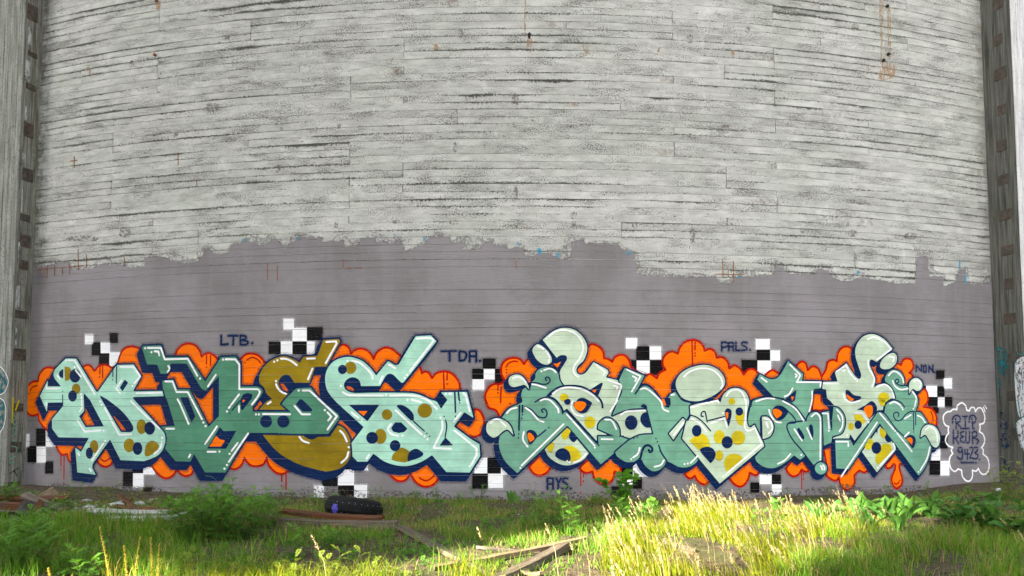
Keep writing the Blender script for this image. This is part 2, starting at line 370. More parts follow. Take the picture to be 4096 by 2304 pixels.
def shape(txt, surf=WALL, closed=True):
    """'p ...' straight corners, 's ...' spline"""
    mode, body = txt.split(' ', 1) if txt[1] == ' ' else ('s', txt)
    pts = [(*surf.uv(x, y), c or mode == 'p') for x, y, c in parse(body)]
    return spline(pts, closed)
def seg_dist(S, Z, pl, closed, reach=.24):
    """distance to a polyline; each segment only touches the cells within reach"""
    if len(pl) == 1: return np.sqrt((S - pl[0][0])**2 + (Z - pl[0][1])**2)
    D = np.full(S.shape, reach * reach, S.dtype); n = len(pl); xs = S[0]; zs = Z[:, 0]
    for i in range(n if closed else n - 1):
        a, b = pl[i], pl[(i + 1) % n]; ab = b - a; l2 = ab @ ab
        i0, i1 = np.searchsorted(xs, (min(a[0], b[0]) - reach, max(a[0], b[0]) + reach)); j0, j1 = np.searchsorted(zs, (min(a[1], b[1]) - reach, max(a[1], b[1]) + reach))
        if i1 <= i0 or j1 <= j0: continue
        s_ = xs[None, i0:i1] - a[0]; z_ = zs[j0:j1, None] - a[1]
        t = np.clip((s_ * ab[0] + z_ * ab[1]) / max(l2, 1e-12), 0, 1)
        q = (s_ - t * ab[0])**2 + (z_ - t * ab[1])**2
        np.minimum(D[j0:j1, i0:i1], q, out=D[j0:j1, i0:i1], casting='unsafe')
    return np.sqrt(D)
def inside(S, Z, pl):
    r = np.zeros(S.shape, bool); n = len(pl)
    for i in range(n):
        a, b = pl[i], pl[(i + 1) % n]
        if a[1] == b[1]: continue
        cr = (a[1] > Z) != (b[1] > Z)
        r ^= cr & (S < (b[0] - a[0]) * (Z - a[1]) / (b[1] - a[1]) + a[0])
    return r
class Reg:
    """region: polygon (with holes) or stroke; .f(S, Z) is a signed distance, .bb its box"""
    def __init__(s, f, bb): s.f, s.bb = f, bb
def cached(f, bb, pad=.22):
    """distance field sampled once on the cell lattice"""
    box = {}
    def g(S, Z):
        if 'D' not in box:
            box['i'] = int(math.floor((bb[0] - pad) / CE)); box['j'] = int(math.floor((bb[2] - pad) / CE))
            ni = int(math.ceil((bb[1] + pad) / CE)) - box['i'] + 1; nj = int(math.ceil((bb[3] + pad) / CE)) - box['j'] + 1
            A, B = np.meshgrid((np.arange(ni) + box['i']) * CE, (np.arange(nj) + box['j']) * CE)
            box['D'] = f(A.astype(np.float32), B.astype(np.float32))
        D = box['D']
        I = np.clip(np.rint(S / CE).astype(int) - box['i'], 0, D.shape[1] - 1); J = np.clip(np.rint(Z / CE).astype(int) - box['j'], 0, D.shape[0] - 1)
        return D[J, I]
    return g
def poly(pl, holes=()):
    def f(S, Z):
        D = seg_dist(S, Z, pl, True); D = np.where(inside(S, Z, pl), -D, D)
        for h in holes:
            H = seg_dist(S, Z, h, True); H = np.where(inside(S, Z, h), -H, H); D = np.maximum(D, -H)
        return D
    bb = (pl[:, 0].min(), pl[:, 0].max(), pl[:, 1].min(), pl[:, 1].max())
    return Reg(cached(f, bb), bb)
def stroke(pl, wd, closed=False):
    r = wd / 2
    return Reg(lambda S, Z: seg_dist(S, Z, pl, closed) - r, (pl[:, 0].min() - r, pl[:, 0].max() + r, pl[:, 1].min() - r, pl[:, 1].max() + r))
def grow(R0, d):
    b = R0.bb; return Reg(lambda S, Z: R0.f(S, Z) - d, (b[0] - d, b[1] + d, b[2] - d, b[3] + d))
def ring(R0, wd):
    b = R0.bb; r = wd / 2; return Reg(lambda S, Z: np.abs(R0.f(S, Z)) - r, (b[0] - r, b[1] + r, b[2] - r, b[3] + r))
def sweep(R0, v, k=6):
    b = R0.bb
    def f(S, Z):
        D = R0.f(S, Z)
        for i in range(1, k + 1): D = np.minimum(D, R0.f(S - v[0] * i / k, Z - v[1] * i / k))
        return D
    return Reg(f, (b[0] + min(v[0], 0), b[1] + max(v[0], 0), b[2] + min(v[1], 0), b[3] + max(v[1], 0)))
def paint(name, regs, mat, layer, root, parent=None, surf=WALL, base=.0006):
    """fill the union of regions on the cell grid (marching squares) and lay it on the surface"""
    if isinstance(regs, Reg): regs = [regs]
    i0 = int(math.floor(min(r.bb[0] for r in regs) / CE)) - 2; i1 = int(math.ceil(max(r.bb[1] for r in regs) / CE)) + 2
    j0 = int(math.floor(min(r.bb[2] for r in regs) / CE)) - 2; j1 = int(math.ceil(max(r.bb[3] for r in regs) / CE)) + 2
    if surf is WALL:
        i0 = max(i0, int(-S_EDGE / CE)); i1 = min(i1, int(S_EDGE / CE)); j0 = max(j0, -26)
    xs = np.arange(i0, i1 + 1) * CE; zs = np.arange(j0, j1 + 1) * CE
    D = np.full((len(zs), len(xs)), 1.0)
    for r in regs:
        a = max(0, int(r.bb[0] / CE - i0) - 2); b = min(len(xs), int(r.bb[1] / CE - i0) + 4)
        c = max(0, int(r.bb[2] / CE - j0) - 2); d = min(len(zs), int(r.bb[3] / CE - j0) + 4)
        if b <= a or d <= c: continue
        S, Z = np.meshgrid(xs[a:b], zs[c:d]); D[c:d, a:b] = np.minimum(D[c:d, a:b], r.f(S, Z))
    D = np.where(np.abs(D) < 1e-6, 1e-6, D)
    I = D < 0; cnt = I[:-1, :-1].astype(int) + I[:-1, 1:] + I[1:, 1:] + I[1:, :-1]
    PS, PZ, PC, Fc = [], [], [], []
    def zmap(j, z):
        if not surf.split: return z
        r = j % 13; c = j // 13; zb = j * CE
        if r == 0: g = GAPS[c]; return zb + g + (z - zb) * (CE - g) / CE
        if r == 12: g = GAPS[c + 1]; return zb + (z - zb) * (CE - g) / CE
        return z
    def add(pts, j):
        k = len(PS)
        for (s, z, jj) in pts: PS.append(s); PZ.append(zmap(jj, z)); PC.append(j // 13)
        Fc.append(tuple(range(k, k + len(pts))))
    act = {}
    def flush(key, st, en): add([(key[0] * CE, st * CE, st), (key[1] * CE, st * CE, st), (key[1] * CE, (en + 1) * CE, en), (key[0] * CE, (en + 1) * CE, en)], st)
    for jj in range(cnt.shape[0]):
        j = j0 + jj; row = cnt[jj]
        if j % 13 == 0:
            for k_, st in act.items(): flush(k_, st, j - 1)
            act = {}
        keys = set(); fl = np.flatnonzero(row == 4)
        if len(fl):
            brk = np.flatnonzero((np.diff(fl) > 1) | ((fl[1:] + i0) % 20 == 0)) + 1
            for run in np.split(fl, brk): keys.add((int(run[0]) + i0, int(run[-1]) + 1 + i0))
        for k_ in list(act):
            if k_ not in keys: flush(k_, act.pop(k_), j - 1)
        for k_ in keys: act.setdefault(k_, j)
        for ii in np.flatnonzero((row > 0) & (row < 4)):
            cs = [(ii, jj), (ii + 1, jj), (ii + 1, jj + 1), (ii, jj + 1)]; pts = []
            for q in range(4):
                (xa, ya), (xb, yb) = cs[q], cs[(q + 1) % 4]; da, db = D[ya, xa], D[yb, xb]
                if da < 0: pts.append(((i0 + xa) * CE, (j0 + ya) * CE, j))
                if (da < 0) != (db < 0):
                    t = da / (da - db); pts.append(((i0 + xa + t * (xb - xa)) * CE, (j0 + ya + t * (yb - ya)) * CE, j))
            if len(pts) > 2: add(pts, j)
    for k_, st in act.items(): flush(k_, st, j0 + cnt.shape[0] - 1)
    if not PS: return None
    dep = base + layer * .00012 + (COFF[np.array(PC)] if surf.split else 0 * np.array(PC))
    S = np.array(PS)
    # keep vertices on the facet of their own polygon
    V = surf.to3d(S, np.array(PZ), dep)
    return mesh_obj(name, rel(V, root), Fc, mat, parent or root)
PXM = 1 / 300.0                       # metres per photo pixel on the wall

# ------------------------------------------------------------------ grey-lilac roller coat under the graffiti
COAT_TOP = ('W5 340,1245 450,1230 560,1200 680,1190 720,1260 870,1260 930,1250 1010,1215 1060,1190 1110,1225 1200,1215 1300,1240 1450,1240 1475,1140 1560,1130 1660,1140 1720,1170 1850,1200 1990,1170 2030,1130 2050,1060 2110,1050 2150,1100 2250,1110 2310,1080 2320,1010 2400,1005 2480,980 2570,990 '
 'W6 0,1005 80,1020 120,1000 160,950 210,950 250,1000 290,1050 350,990 430,940 520,935 660,940 665,985 760,975 880,970 900,1030 1000,1040 1060,970 1100,940 1200,945 1210,1000 1250,975 1350,1000 1450,950 1470,1010 1500,1080 1560,1060 1680,1010 1760,935 1950,935 1960,985 2100,985 2120,1030 2060,1055 2200,1060 2260,1050 2280,990 2380,970 2400,1020 2510,1020 2515,1045 2570,1060 '
 'W7 0,1050 60,1020 110,1050 130,1110 200,1130 290,1090 400,1110 460,1130 470,1160 590,1140 600,980 720,965 740,1000 1060,1000 1100,1050 1240,1100 1260,1290 1300,1320 1800,1340 2040,1330 2080,1380 2200,1400 2250,1350 2300,1330 2570,1325 '
 'W8 0,1320 60,1310 70,1220 160,1260 200,1310 480,1310 490,1260 610,1265 620,1310 700,1370 800,1390 900,1350 1000,1350 1200,1380 1300,1410 1480,1400 1500,1140 1610,1130 1620,1330 1770,1330 1770,1430 1880,1400 1920,1270 1990,1260 2000,1410 2150,1410 2300,1380')
top = [px2wall(x, y) for x, y, c in parse(COAT_TOP)]
top[0] = (-S_EDGE - .05, top[0][1]); top[-1] = (S_EDGE + .05, top[-1][1])
pl = np.array(top + [(S_EDGE + .05, -.3), (-S_EDGE - .05, -.3)])
def coat_f():
    base = poly(pl); nz = np.random.default_rng(3).uniform(-1, 1, (64, 512))
    def f(S, Z):
        D = base.f(S, Z)
        fx = (S + 8) / .05; fz = Z / .05; ix = np.floor(fx).astype(int); iz = np.floor(fz).astype(int); tx, tz = fx - ix, fz - iz
        g = lambda a, b: nz[b % 64, a % 512]
        n = (g(ix, iz) * (1 - tx) + g(ix + 1, iz) * tx) * (1 - tz) + (g(ix, iz + 1) * (1 - tx) + g(ix + 1, iz + 1) * tx) * tz
        return D + n * .011
    return Reg(f, base.bb)
coat = paint('primer_coat', coat_f(), M['coat'], -2, SILO)
EDGE = poly(pl); ER = grow(EDGE, .10)
paint('dry_roller_edge', Reg(lambda S, Z: np.maximum(np.maximum(EDGE.f(S, Z) - .02 - .09 * np.abs(np.sin(S * 2.3) * np.sin(S * 5.1 + 1)), -.008 - EDGE.f(S, Z)), 1.9 - Z), (-S_EDGE, S_EDGE, 1.9, EDGE.bb[3] + .15)), M['mist_coat'], -4, SILO, SILO, WALL, .0032)
paint('mud_splash', Reg(lambda S, Z: Z - .09 - .06 * (np.sin(S * 3.1) * np.sin(S * 1.3 + 2) + np.sin(S * 11) * .3), (-S_EDGE, S_EDGE, -.2, .2)), M['mud'], 160, SILO, SILO)
# thin fins of grout left standing along some seams break through the paint
fr_ = random.Random(12); M['fin'] = mat_concrete_fin = M['core']
def fin_mat():
    m = NT('grout_fin'); n = m.noise(m.pos(), 30, 3); m.pbr(m.mix(n, (.26, .25, .26), (.50, .50, .50)), .9, None, .1); return m.m
M['fin'] = fin_mat()
for k in range(64):
    c = fr_.randint(2, 27); s0 = fr_.uniform(-7.3, 6.6); L = fr_.uniform(.3, 2.4); s1 = min(s0 + L, 7.4); z = c * COURSE
    ss = np.concatenate([[s0], np.arange(math.ceil(s0 / FAC), math.floor(s1 / FAC) + 1) * FAC, [s1]]); V = []; Fc = []
    hgt = fr_.uniform(.0012, .0024)
    for i, s in enumerate(ss):
        for (dz, dd) in ((-hgt, -.002), (0, .0062), (hgt, -.002)): V.append(wpos(np.array([s]), z + dz, dd)[0])
    for i in range(len(ss) - 1):
        for q in range(2): Fc.append((i * 3 + q, i * 3 + 3 + q, i * 3 + 4 + q, i * 3 + 1 + q))
    mesh_obj('grout_fin', rel(V, SILO), Fc, M['fin'], SILO)
tag(coat, 'grey-lilac roller paint with a ragged top edge over the lower wall')
# ================================================================== graffiti
def bits(txt): return [b.strip() for b in txt.replace('\n', ' ').split('|') if b.strip()]
def strokes(name, txt, wpx, mat, layer, root, parent):
    """'|' separated strokes; one point is a dot. each stroke is a piece of its own"""
    for b in bits(txt):
        wd = wpx
        if b.startswith('w'): q, b = b.split(' ', 1); wd = float(q[1:])
        pts = [(*px2wall(x, y), c) for x, y, c in parse(b)]
        if len(pts) == 1: paint(name + '_dot' if name == 'highlight' else name, stroke(np.array([pts[0][:2]]), wd * 1.18 * PXM), mat, layer, root, parent)
        else: paint(name, stroke(spline(pts, False), wd * PXM), mat, layer, root, parent)
def ell(txt, surf=WALL):
    """'Wn x,y rx,ry' in window units"""
    t = txt.split(); wn = WIN[t[0]]; x, y = map(float, t[1].split(',')); rx, ry = map(float, t[2].split(','))
    P = [(wn[0] + (x + rx * math.cos(a)) / wn[2], wn[1] + (y + ry * math.sin(a)) / wn[2]) for a in np.linspace(0, 2 * math.pi, 28, endpoint=False)]
    return np.array([surf.uv(*p) for p in P])
def blob(b):
    return ell(b[2:]) if b.startswith('e ') else shape(b)
def spots(name, txt, mat, layer, root, parent):
    for b in bits(txt): paint(name, poly(blob(b)), mat, layer, root, parent)
def checkers(txt, root):
    wh, bl = [], []
    for b in bits(txt):
        c, wn, xs, ys = b.split(); x0, x1 = map(float, xs.split(':')); y0, y1 = map(float, ys.split(':'))
        pl = shape(f'p {wn} {x0},{y0} {x1},{y0} {x1},{y1} {x0},{y1}')
        inset = .008
        R0 = grow(poly(pl), -inset); R0 = grow(R0, inset)
        (wh if c == 'W' else bl).append(grow(R0, .022))
        o = paint('checker_square', R0, M['white' if c == 'W' else 'black'], 2, root, root)
    paint('overspray', bl, M['mist_black'], -.5, root, root); paint('overspray', wh, M['mist_white'], .5, root, root)
def piece(name, label, origin, cloud, letters, vec, ow, extra):
    root = empty(name, origin); tag(root, label, 'graffiti')
    checkers(extra['checkers'], root)
    cl = [poly(shape(c)) for c in bits(cloud)]
    co = paint('cloud', cl, M['orange'], 3, root, root); tag(co, 'orange bubble cloud with red outline behind the letters')
    paint('cloud_outline', [ring(c, 9 * PXM) for c in cl], M['red'], 5, root, co)
    strokes('drip', extra['drips'], 6.5, M['red'], 7, root, co)
    regs = []
    for L in letters:
        holes = [blob(h) for h in bits(L.get('holes', ''))]
        L['reg'] = poly(shape(L['out']), holes); regs.append(L['reg'])
    paint('overspray', [grow(c, .034) for c in cl], M['mist_red'], 1.2, root, co)
    sh = paint('letter_shadow', [grow(sweep(r, vec), ow * PXM) for r in regs], M['navy'], 9, root, root)
    paint('overspray', [grow(sweep(r, vec), ow * PXM + .028) for r in regs], M['mist_navy'], 8, root, sh)
    tag(sh, 'navy drop shadow round the letters')
    lay = 11
    for L in letters:
        f = paint(L.get('name', 'letter'), L['reg'], M[L['mat']], lay + 2, root, root)
        if L.get('label'): tag(f, L['label'])
        paint('letter_outline', ring(L['reg'], 2 * ow * PXM), M['navy'], lay, root, f)
        L['obj'] = f; lay += 4
    for L in letters:
        f = L['obj']
        for key, nm, mt, dl in (('y', 'spot', L.get('ymat', 'yellow'), 0), ('n', 'spot', 'navy', 2), ('o', 'counter', 'orange', 4)):
            if key in L: spots(nm, L[key], M[mt], lay + dl, root, f)
        if 'line' in L: strokes('accent_line', L['line'], 5.5, M['navy'], lay + 6, root, f)
        if 'hi' in L: strokes('highlight', L['hi'], extra['hw'], M['white'], lay + 8, root, f)
    return root

# ---------------------------------------------------------------- left piece
LEFT = [
 dict(mat='ochre', label='ochre letter shaped like an E with a bent top stroke', out='s C1 135,440* 385,425* 408,465* 185,868* 15,875* B1 2420,872* 2330,1120 2300,1132* 2085,1132* 2045,1070 2000,1012 1930,1003 1865,1045 1828,1120 1850,1200 1900,1275 1960,1300 2035,1290* 1900,1440* B2 1880,62* 1955,158* 1518,155* 1620,40 B1 1725,1385* 1640,1310 1605,1220 1560,1172 1522,1130 1525,1010 1590,880 1720,765 1900,705 2050,740 2170,812* 2228,712* 2455,698*',
  hi='B1 1760,793 | B1 1812,770 | B1 1870,745 1960,750 2050,790 2125,850 | B1 2290,745 2415,740 | B1 2375,905 2305,1075 | B1 1790,1105 | B1 1790,1155 1820,1220 1880,1280 1950,1310 | C1 185,475* 340,465* 350,500* 175,815 | B2 1655,65 1705,30'),
 dict(mat='ochre', label='round ochre belly under the green letter', out='s B2 1575,562* 1720,740 1900,900 2200,1050 2576,1150 C2 200,1150 380,1110 500,1030 565,920 585,800 580,680 530,550 460,450 370,405* 240,590* 30,592* B2 2450,597 2390,630 2330,630 2240,575 2205,555*',
  hi='B2 2165,590 2220,655 2320,695 | C2 405,495 460,550 515,665 | C2 545,760 | C2 540,835 510,930 425,1010'),
 dict(mat='green', label='bottle green angular letter with zigzag stem and two navy eyes', out='p L1 1885,570 1905,540 2195,528 2262,735 B1 30,718 375,715 650,1112 905,720 1142,712 1215,805 1215,1192 1480,1190 1552,1218 1580,1275 1545,1345 B2 1405,120 1420,188 2025,190 1880,62 1935,-10 B1 2115,1222 2350,1208 C2 85,-5 375,225 398,285 350,360 215,545 -5,548 B2 2205,545 1380,528 1350,540 975,1168 645,1165 470,868 412,992 172,985 12,790 -60,700 -60,430 L2 2415,415 2290,0 L1 2225,1260 2215,1100 2390,1080 B1 200,1240 400,1240 B2 705,430 870,262 B1 872,1020 700,1215 655,1258 590,1225 350,822 90,822 L1 2345,905 2300,985 2185,985 2130,838 1970,838',
  n='p B1 245,1365 375,1365 B2 490,262 432,362 265,0 | p B1 1260,1320 1330,1295 1410,1315 1400,1385 B2 1250,165 1225,150 1212,0 | p B2 885,435 945,500 1152,495 985,785 680,780 | p B1 2175,1392 B2 2110,70 2222,188 2370,182 2372,150 2215,-5 | e B2 1630,345 97,100 | e B2 1908,345 97,100 | s B2 2205,548* 2576,548* 2450,597 2390,632 2330,632 2250,590',
  o='p B1 1250,1405 1300,1405 B2 1255,50 | p B2 825,575 885,635 970,650 905,750 715,750',
  line='B2 1205,15 1080,170 | B2 1048,212 | B2 1390,540 1815,540 | B2 1872,540 | B2 1935,542 | L2 2268,605',
  hi='L1 1938,575 | L1 1980,570* 2190,570* 2255,755* B1 370,745* 525,1020 | B1 568,1065 | L1 2090,625* 2150,630* 2165,690 | L1 2040,640 | L1 2310,860 2330,905 2300,955 | B1 695,1190 820,1005 | B1 938,760 | B1 980,755* 1135,755* 1200,840* 1200,1235* 1490,1235* 1530,1270 1500,1350 B2 1400,75 | B1 1195,1320 B2 1030,130 | B2 1000,185 | B2 1193,95 1195,195 | B1 10,1110* 125,1110* 190,1280* 370,1280* B2 600,310 | B2 622,362 | B2 658,420 | B1 205,1395* B2 245,60* 385,385 | B2 25,462 150,462 | B2 840,425 650,705 | B2 690,832 820,832 | B2 880,828 | B2 1340,540 1030,995 | B2 1000,1047 | B2 960,1105 | B2 1172,692 1075,820 | B2 1043,867 | B2 410,880 385,925 | B2 1467,232 | B2 1515,232 | B2 1580,225 2015,230 | B2 2085,90* 2205,230* 2335,230 | B1 2155,1255 | B1 2220,1255* 2330,1255* C2 355,260* 205,475 | C2 205,200* 265,270* 215,330 | C2 160,163'),
 dict(mat='mint', ymat='ochre', label='mint letter with an arrow tip at the left end and spotted foot', out='s L1 245,1345* 372,1090* 372,1190* 585,1190* 480,1060 463,985 490,915 660,742* 828,742* 1150,1275* 1180,1275* 1480,845* 1752,838* 1875,1022* 1742,1268* 2215,1262* 2235,1345* 1742,1362* L2 1745,-20* 2195,470 2245,540 2262,620 2250,720 2200,830 2110,910 1920,985* 1540,968* 1372,635* 1090,1030* 1085,1090* 1140,1202* 845,1165* 812,765* 905,835* 1032,610* 540,600* 440,462* 440,310* 622,90* 610,38* 372,42* 355,190*',
  holes='p L1 955,1300 L2 1050,0 1275,425 980,438 875,262 955,178 948,-60 | s L1 1205,1330* L2 1340,0 1520,140 1660,290 1745,430 1735,500 1680,520* 1545,515* 1240,0',
  y='p L1 640,870 720,880 750,930 750,1040 710,1090 650,1105 | e L1 828,1230 70,85 | e L2 1880,430 80,120 | e L2 1680,730 88,112 | s L2 1930,830 1960,710 2045,655 2130,690 2160,750 2090,850 1990,905 1935,895 | e L2 1115,750 68,105',
  n='p L1 620,908 590,925 555,960 548,1000 570,1040 618,1062 | e L1 810,1020 88,110 | e L1 770,1345 70,90 | e L2 2010,455 85,105 | e L2 1815,780 78,105 | e L2 1040,855 58,90 | p L1 1610,1080 1665,1130 1575,1270 1530,1210',
  line='L1 1480,860 1475,1140 | L1 1475,1195 | L1 1420,900 1418,1030 | L1 1415,1083 | L1 612,1330 L2 612,60 | L1 612,1268',
  hi='L1 668,775 | L1 700,770* 800,770* 1130,1315 | L1 820,930 905,1035 | L1 805,880 | L1 525,1015 565,1070 | L1 350,1170* 350,1225* 530,1225 | L1 555,1222 | L1 1535,875* 1750,875* 1860,1030* 1765,1140 | L1 1735,1185 | L1 1560,1095* 1470,1220* 1535,1300 | L1 1800,1300 2200,1290 | L1 910,1315 | L1 915,1355* L2 920,130* 885,180 | L2 850,325* 965,510* 1220,488 | L2 1270,490 | L2 1215,25 | L2 1238,75 | L2 1285,125* 1520,560* 1715,555 | L2 1710,20 2165,460 | L2 2212,608 | L2 2205,680 2180,780 2085,865 | L2 1265,700 1080,975 | L2 1295,660 | L2 862,855 880,890 | L2 1045,1105 1065,1145 | L2 345,50 350,110'),
 dict(mat='mint', ymat='ochre', label='mint S-shaped letter with a raised bar and ochre and navy spots', out='s C1 165,1080 185,950 250,835 350,760 480,720 600,722 760,778 880,880 950,965 985,1018* 1170,790* 1205,795 1290,850 1350,835* 1600,420* 1625,382* 1862,368* 1958,462* 1432,1118 1395,1130 1330,1070 1260,1002 1200,985 1145,1015 1050,1182* 742,1185* 725,1110 680,1062 600,1042 520,1075 470,1145 478,1215 540,1272 650,1296 900,1292 1550,1297 1720,1338 1860,1405 C2 1960,30 2030,142* 2135,-5* C1 2128,1400* 2030,1285* 2445,1278* C2 2552,288* 2405,195* 2235,425* D2 0,350* 85,402* 92,510* C2 2490,1168* 2115,1160* 1885,888* 1700,1000 1500,1060 1300,1050 1110,985 1000,905 940,865* 845,992* 685,992* 605,908* 600,800 590,690* 785,435* 345,35* C1 255,1340 190,1230',
  y='e C1 575,890 92,100 | e C2 1160,235 85,87 | e C2 1768,170 117,116 | e C2 1055,585 97,122 | s C2 1250,890 1310,820 1400,765 1520,840 1490,990 1380,1000 1240,960',
  n='e C1 443,918 72,75 | p C2 540,75 1040,75 845,345 | s C2 1320,85 1400,78 1510,140 1585,230 1595,340* 1545,330 1330,120 | p C2 1290,360 1390,360 1490,460 1440,515 1350,532 1260,510 1225,455 | p C2 2100,600 2225,730 2005,735 | e C2 920,610 95,97 | e C2 1290,735 85,90 | s C2 1640,785 1745,860 1700,920 1490,995* 1495,900 1540,820',
  o='p C2 690,178 850,178 785,255',
  line='C2 1590,345 1760,500 | C2 1800,538 | C2 1848,585 | C2 2102,322 2122,420 2095,600 | C2 2080,265 | w7 C1 2252,1290 C2 2262,195 | C2 2260,262 | w7 C1 2310,1290 2322,1405 | C2 2330,10 | C2 2330,47',
  hi='C1 525,780 | C1 595,775 720,810 840,910 915,1000 930,1060 | C1 1195,840 1290,895 | C1 1640,420* 1860,410 1910,455* 1530,945 | C1 1480,1005 | C1 1445,1055 | C1 1045,1130 1090,1030 | C1 420,1180 | C1 450,1285 560,1330 1095,1335 | C1 1145,1328 | C1 1210,1335 1550,1335 1720,1370 C2 1840,20 1965,145 | C1 1490,1408 | C1 1560,1405 C2 1710,35 | C2 590,200 700,285 | C2 755,332 | C2 1225,385* 1175,470 1210,530 1290,570 1340,575 | C2 1410,572 | C2 1300,165 1720,555 | C2 1765,583 | C2 1813,635 | C2 2022,285 | C2 2048,330 2045,480 1910,770* 2190,785 | C2 2240,345 2345,205 | C2 2245,490* D2 60,440* 60,500* 12,590 | C2 2490,1072 | C1 2108,1310 | C1 2160,1308 2200,1308 | C1 2390,1300* 2425,1325* C2 2490,180 | C2 870,880 830,950'),
]
LEFT_CLOUD = ('s L1 20,1260 60,1170 130,1115 215,1105* 225,1020 280,930 360,885 450,895* 600,950* 900,900* 960,860 1040,850 1120,940* 1190,860 1270,840 1350,860 1400,890* 1480,850* 1500,790 1550,640 1620,570 1720,545 1820,570 1900,620* 2100,800* B1 100,780* 165,690 200,600 290,520 390,500 490,530 560,620 590,710* 650,665 720,655 800,700 850,750* 950,800* 1150,800* 1220,750 1290,680 1380,660 1480,680 1560,740 1600,800* 1800,900* C1 200,600* 410,530 460,515 540,560 580,660* 650,600 740,580 840,610 910,680 945,750* 990,650 1080,580 1170,565 1260,600 1330,660* 1450,750* 1550,850* 1680,870 1710,930 1720,980* 1770,950 1830,970 1885,1055* 1950,980 2060,950 2180,970 2280,1060 2330,1160 2330,1250* 2300,1350* C2 2450,250* D2 30,150* 40,88 90,100 125,170 125,240 95,310 40,335 5,330* C2 2400,900* 2100,1100* 1985,1270 1920,1350 1820,1395 1720,1385 1620,1320 1560,1230 1535,1190* 1470,1280 1380,1310 1290,1280 1190,1180* 1100,1000* 700,900* 0,1000* B2 2300,1000* 1990,1140 1900,1190 1790,1170 1700,1090 1650,1000 1640,925* 1590,1030 1500,1065 1400,1060 1320,1000 1280,930* 1240,1030 1170,1100 1100,1115 1055,1100* 800,1000* 470,1130 420,1200 330,1225 250,1190 190,1110* 150,1190 80,1245 0,1258 L2 2150,1200 2080,1120 2040,1060* 1900,950* 1450,950* 1415,990 1370,1050 1290,1075 1210,1040 1155,980* 1000,900* 800,1000* 755,1010 700,960 680,870* 600,880 540,820 500,730* 480,650* 340,470 290,420 230,330 210,222* 150,250 80,240 30,180 15,60')
LEFT_X = dict(hw=8.2, drips='L1 1210,870 1205,985 | L1 1200,1037 | L1 1250,860 1250,1050 | L2 580,890 578,1060 | L2 575,1120 | L2 630,890 628,1270 | L2 625,1340 | L2 1230,960 1290,985 1380,930 | L1 85,1260 120,1205 200,1175 | L1 65,1315 | B1 670,690 668,825 | B1 668,880 | B1 735,690 735,850 | B1 1320,765 1400,725 1490,755 1540,810 | B1 1290,805 | G1 940,270 940,362 | G1 938,412 | G1 990,262 990,448 | G1 990,498 | C1 2070,980 2080,1230 | C1 2130,980 2125,1085 | C1 2130,1150 | C2 1680,1255 1780,1300 1860,1270 1920,1215',
 checkers='W L1 965:1100 355:510 | K L1 1365:1495 330:490 | K L1 1075:1217 480:690 | W L1 1219:1368 485:655 | K L1 1195:1358 655:860 | W L1 1360:1535 640:890 | K L2 180:330 460:740 | W L2 0:72 550:760 | K L2 40:185 740:1005 | W L2 187:335 752:1010 | W L2 335:495 480:753 | K L2 325:455 987:1185 | K L2 1580:1738 1155:1390 | K L2 1730:1900 1100:1178 | W L2 1740:1910 1180:1415 | W L2 1905:2095 1080:1198 | K L2 1900:2045 1400:1500 | W B1 1905:2075 100:280 | W B1 2052:2283 247:463 | K B1 2285:2540 235:450 | K B1 1670:1863 470:668 | W B1 1865:2050 465:668 | K B1 2052:2283 465:672 | W B1 2285:2410 465:675 | W C2 -10:140 1380:1600 | K C2 120:368 1250:1388 | W C2 370:630 1120:1373 | K C2 372:628 1375:1610 | W C2 632:840 1365:1600 | K C2 450:590 1050:1118 | W C2 780:855 1040:1135')
GL = piece('graffiti_piece', 'mint, bottle green and ochre graffiti lettering on the left half of the wall', tuple(wpos(np.array([-3.3]), 0.3, 0.0)[0]), LEFT_CLOUD, LEFT, (-19 * PXM, -29 * PXM), 7.5, LEFT_X)

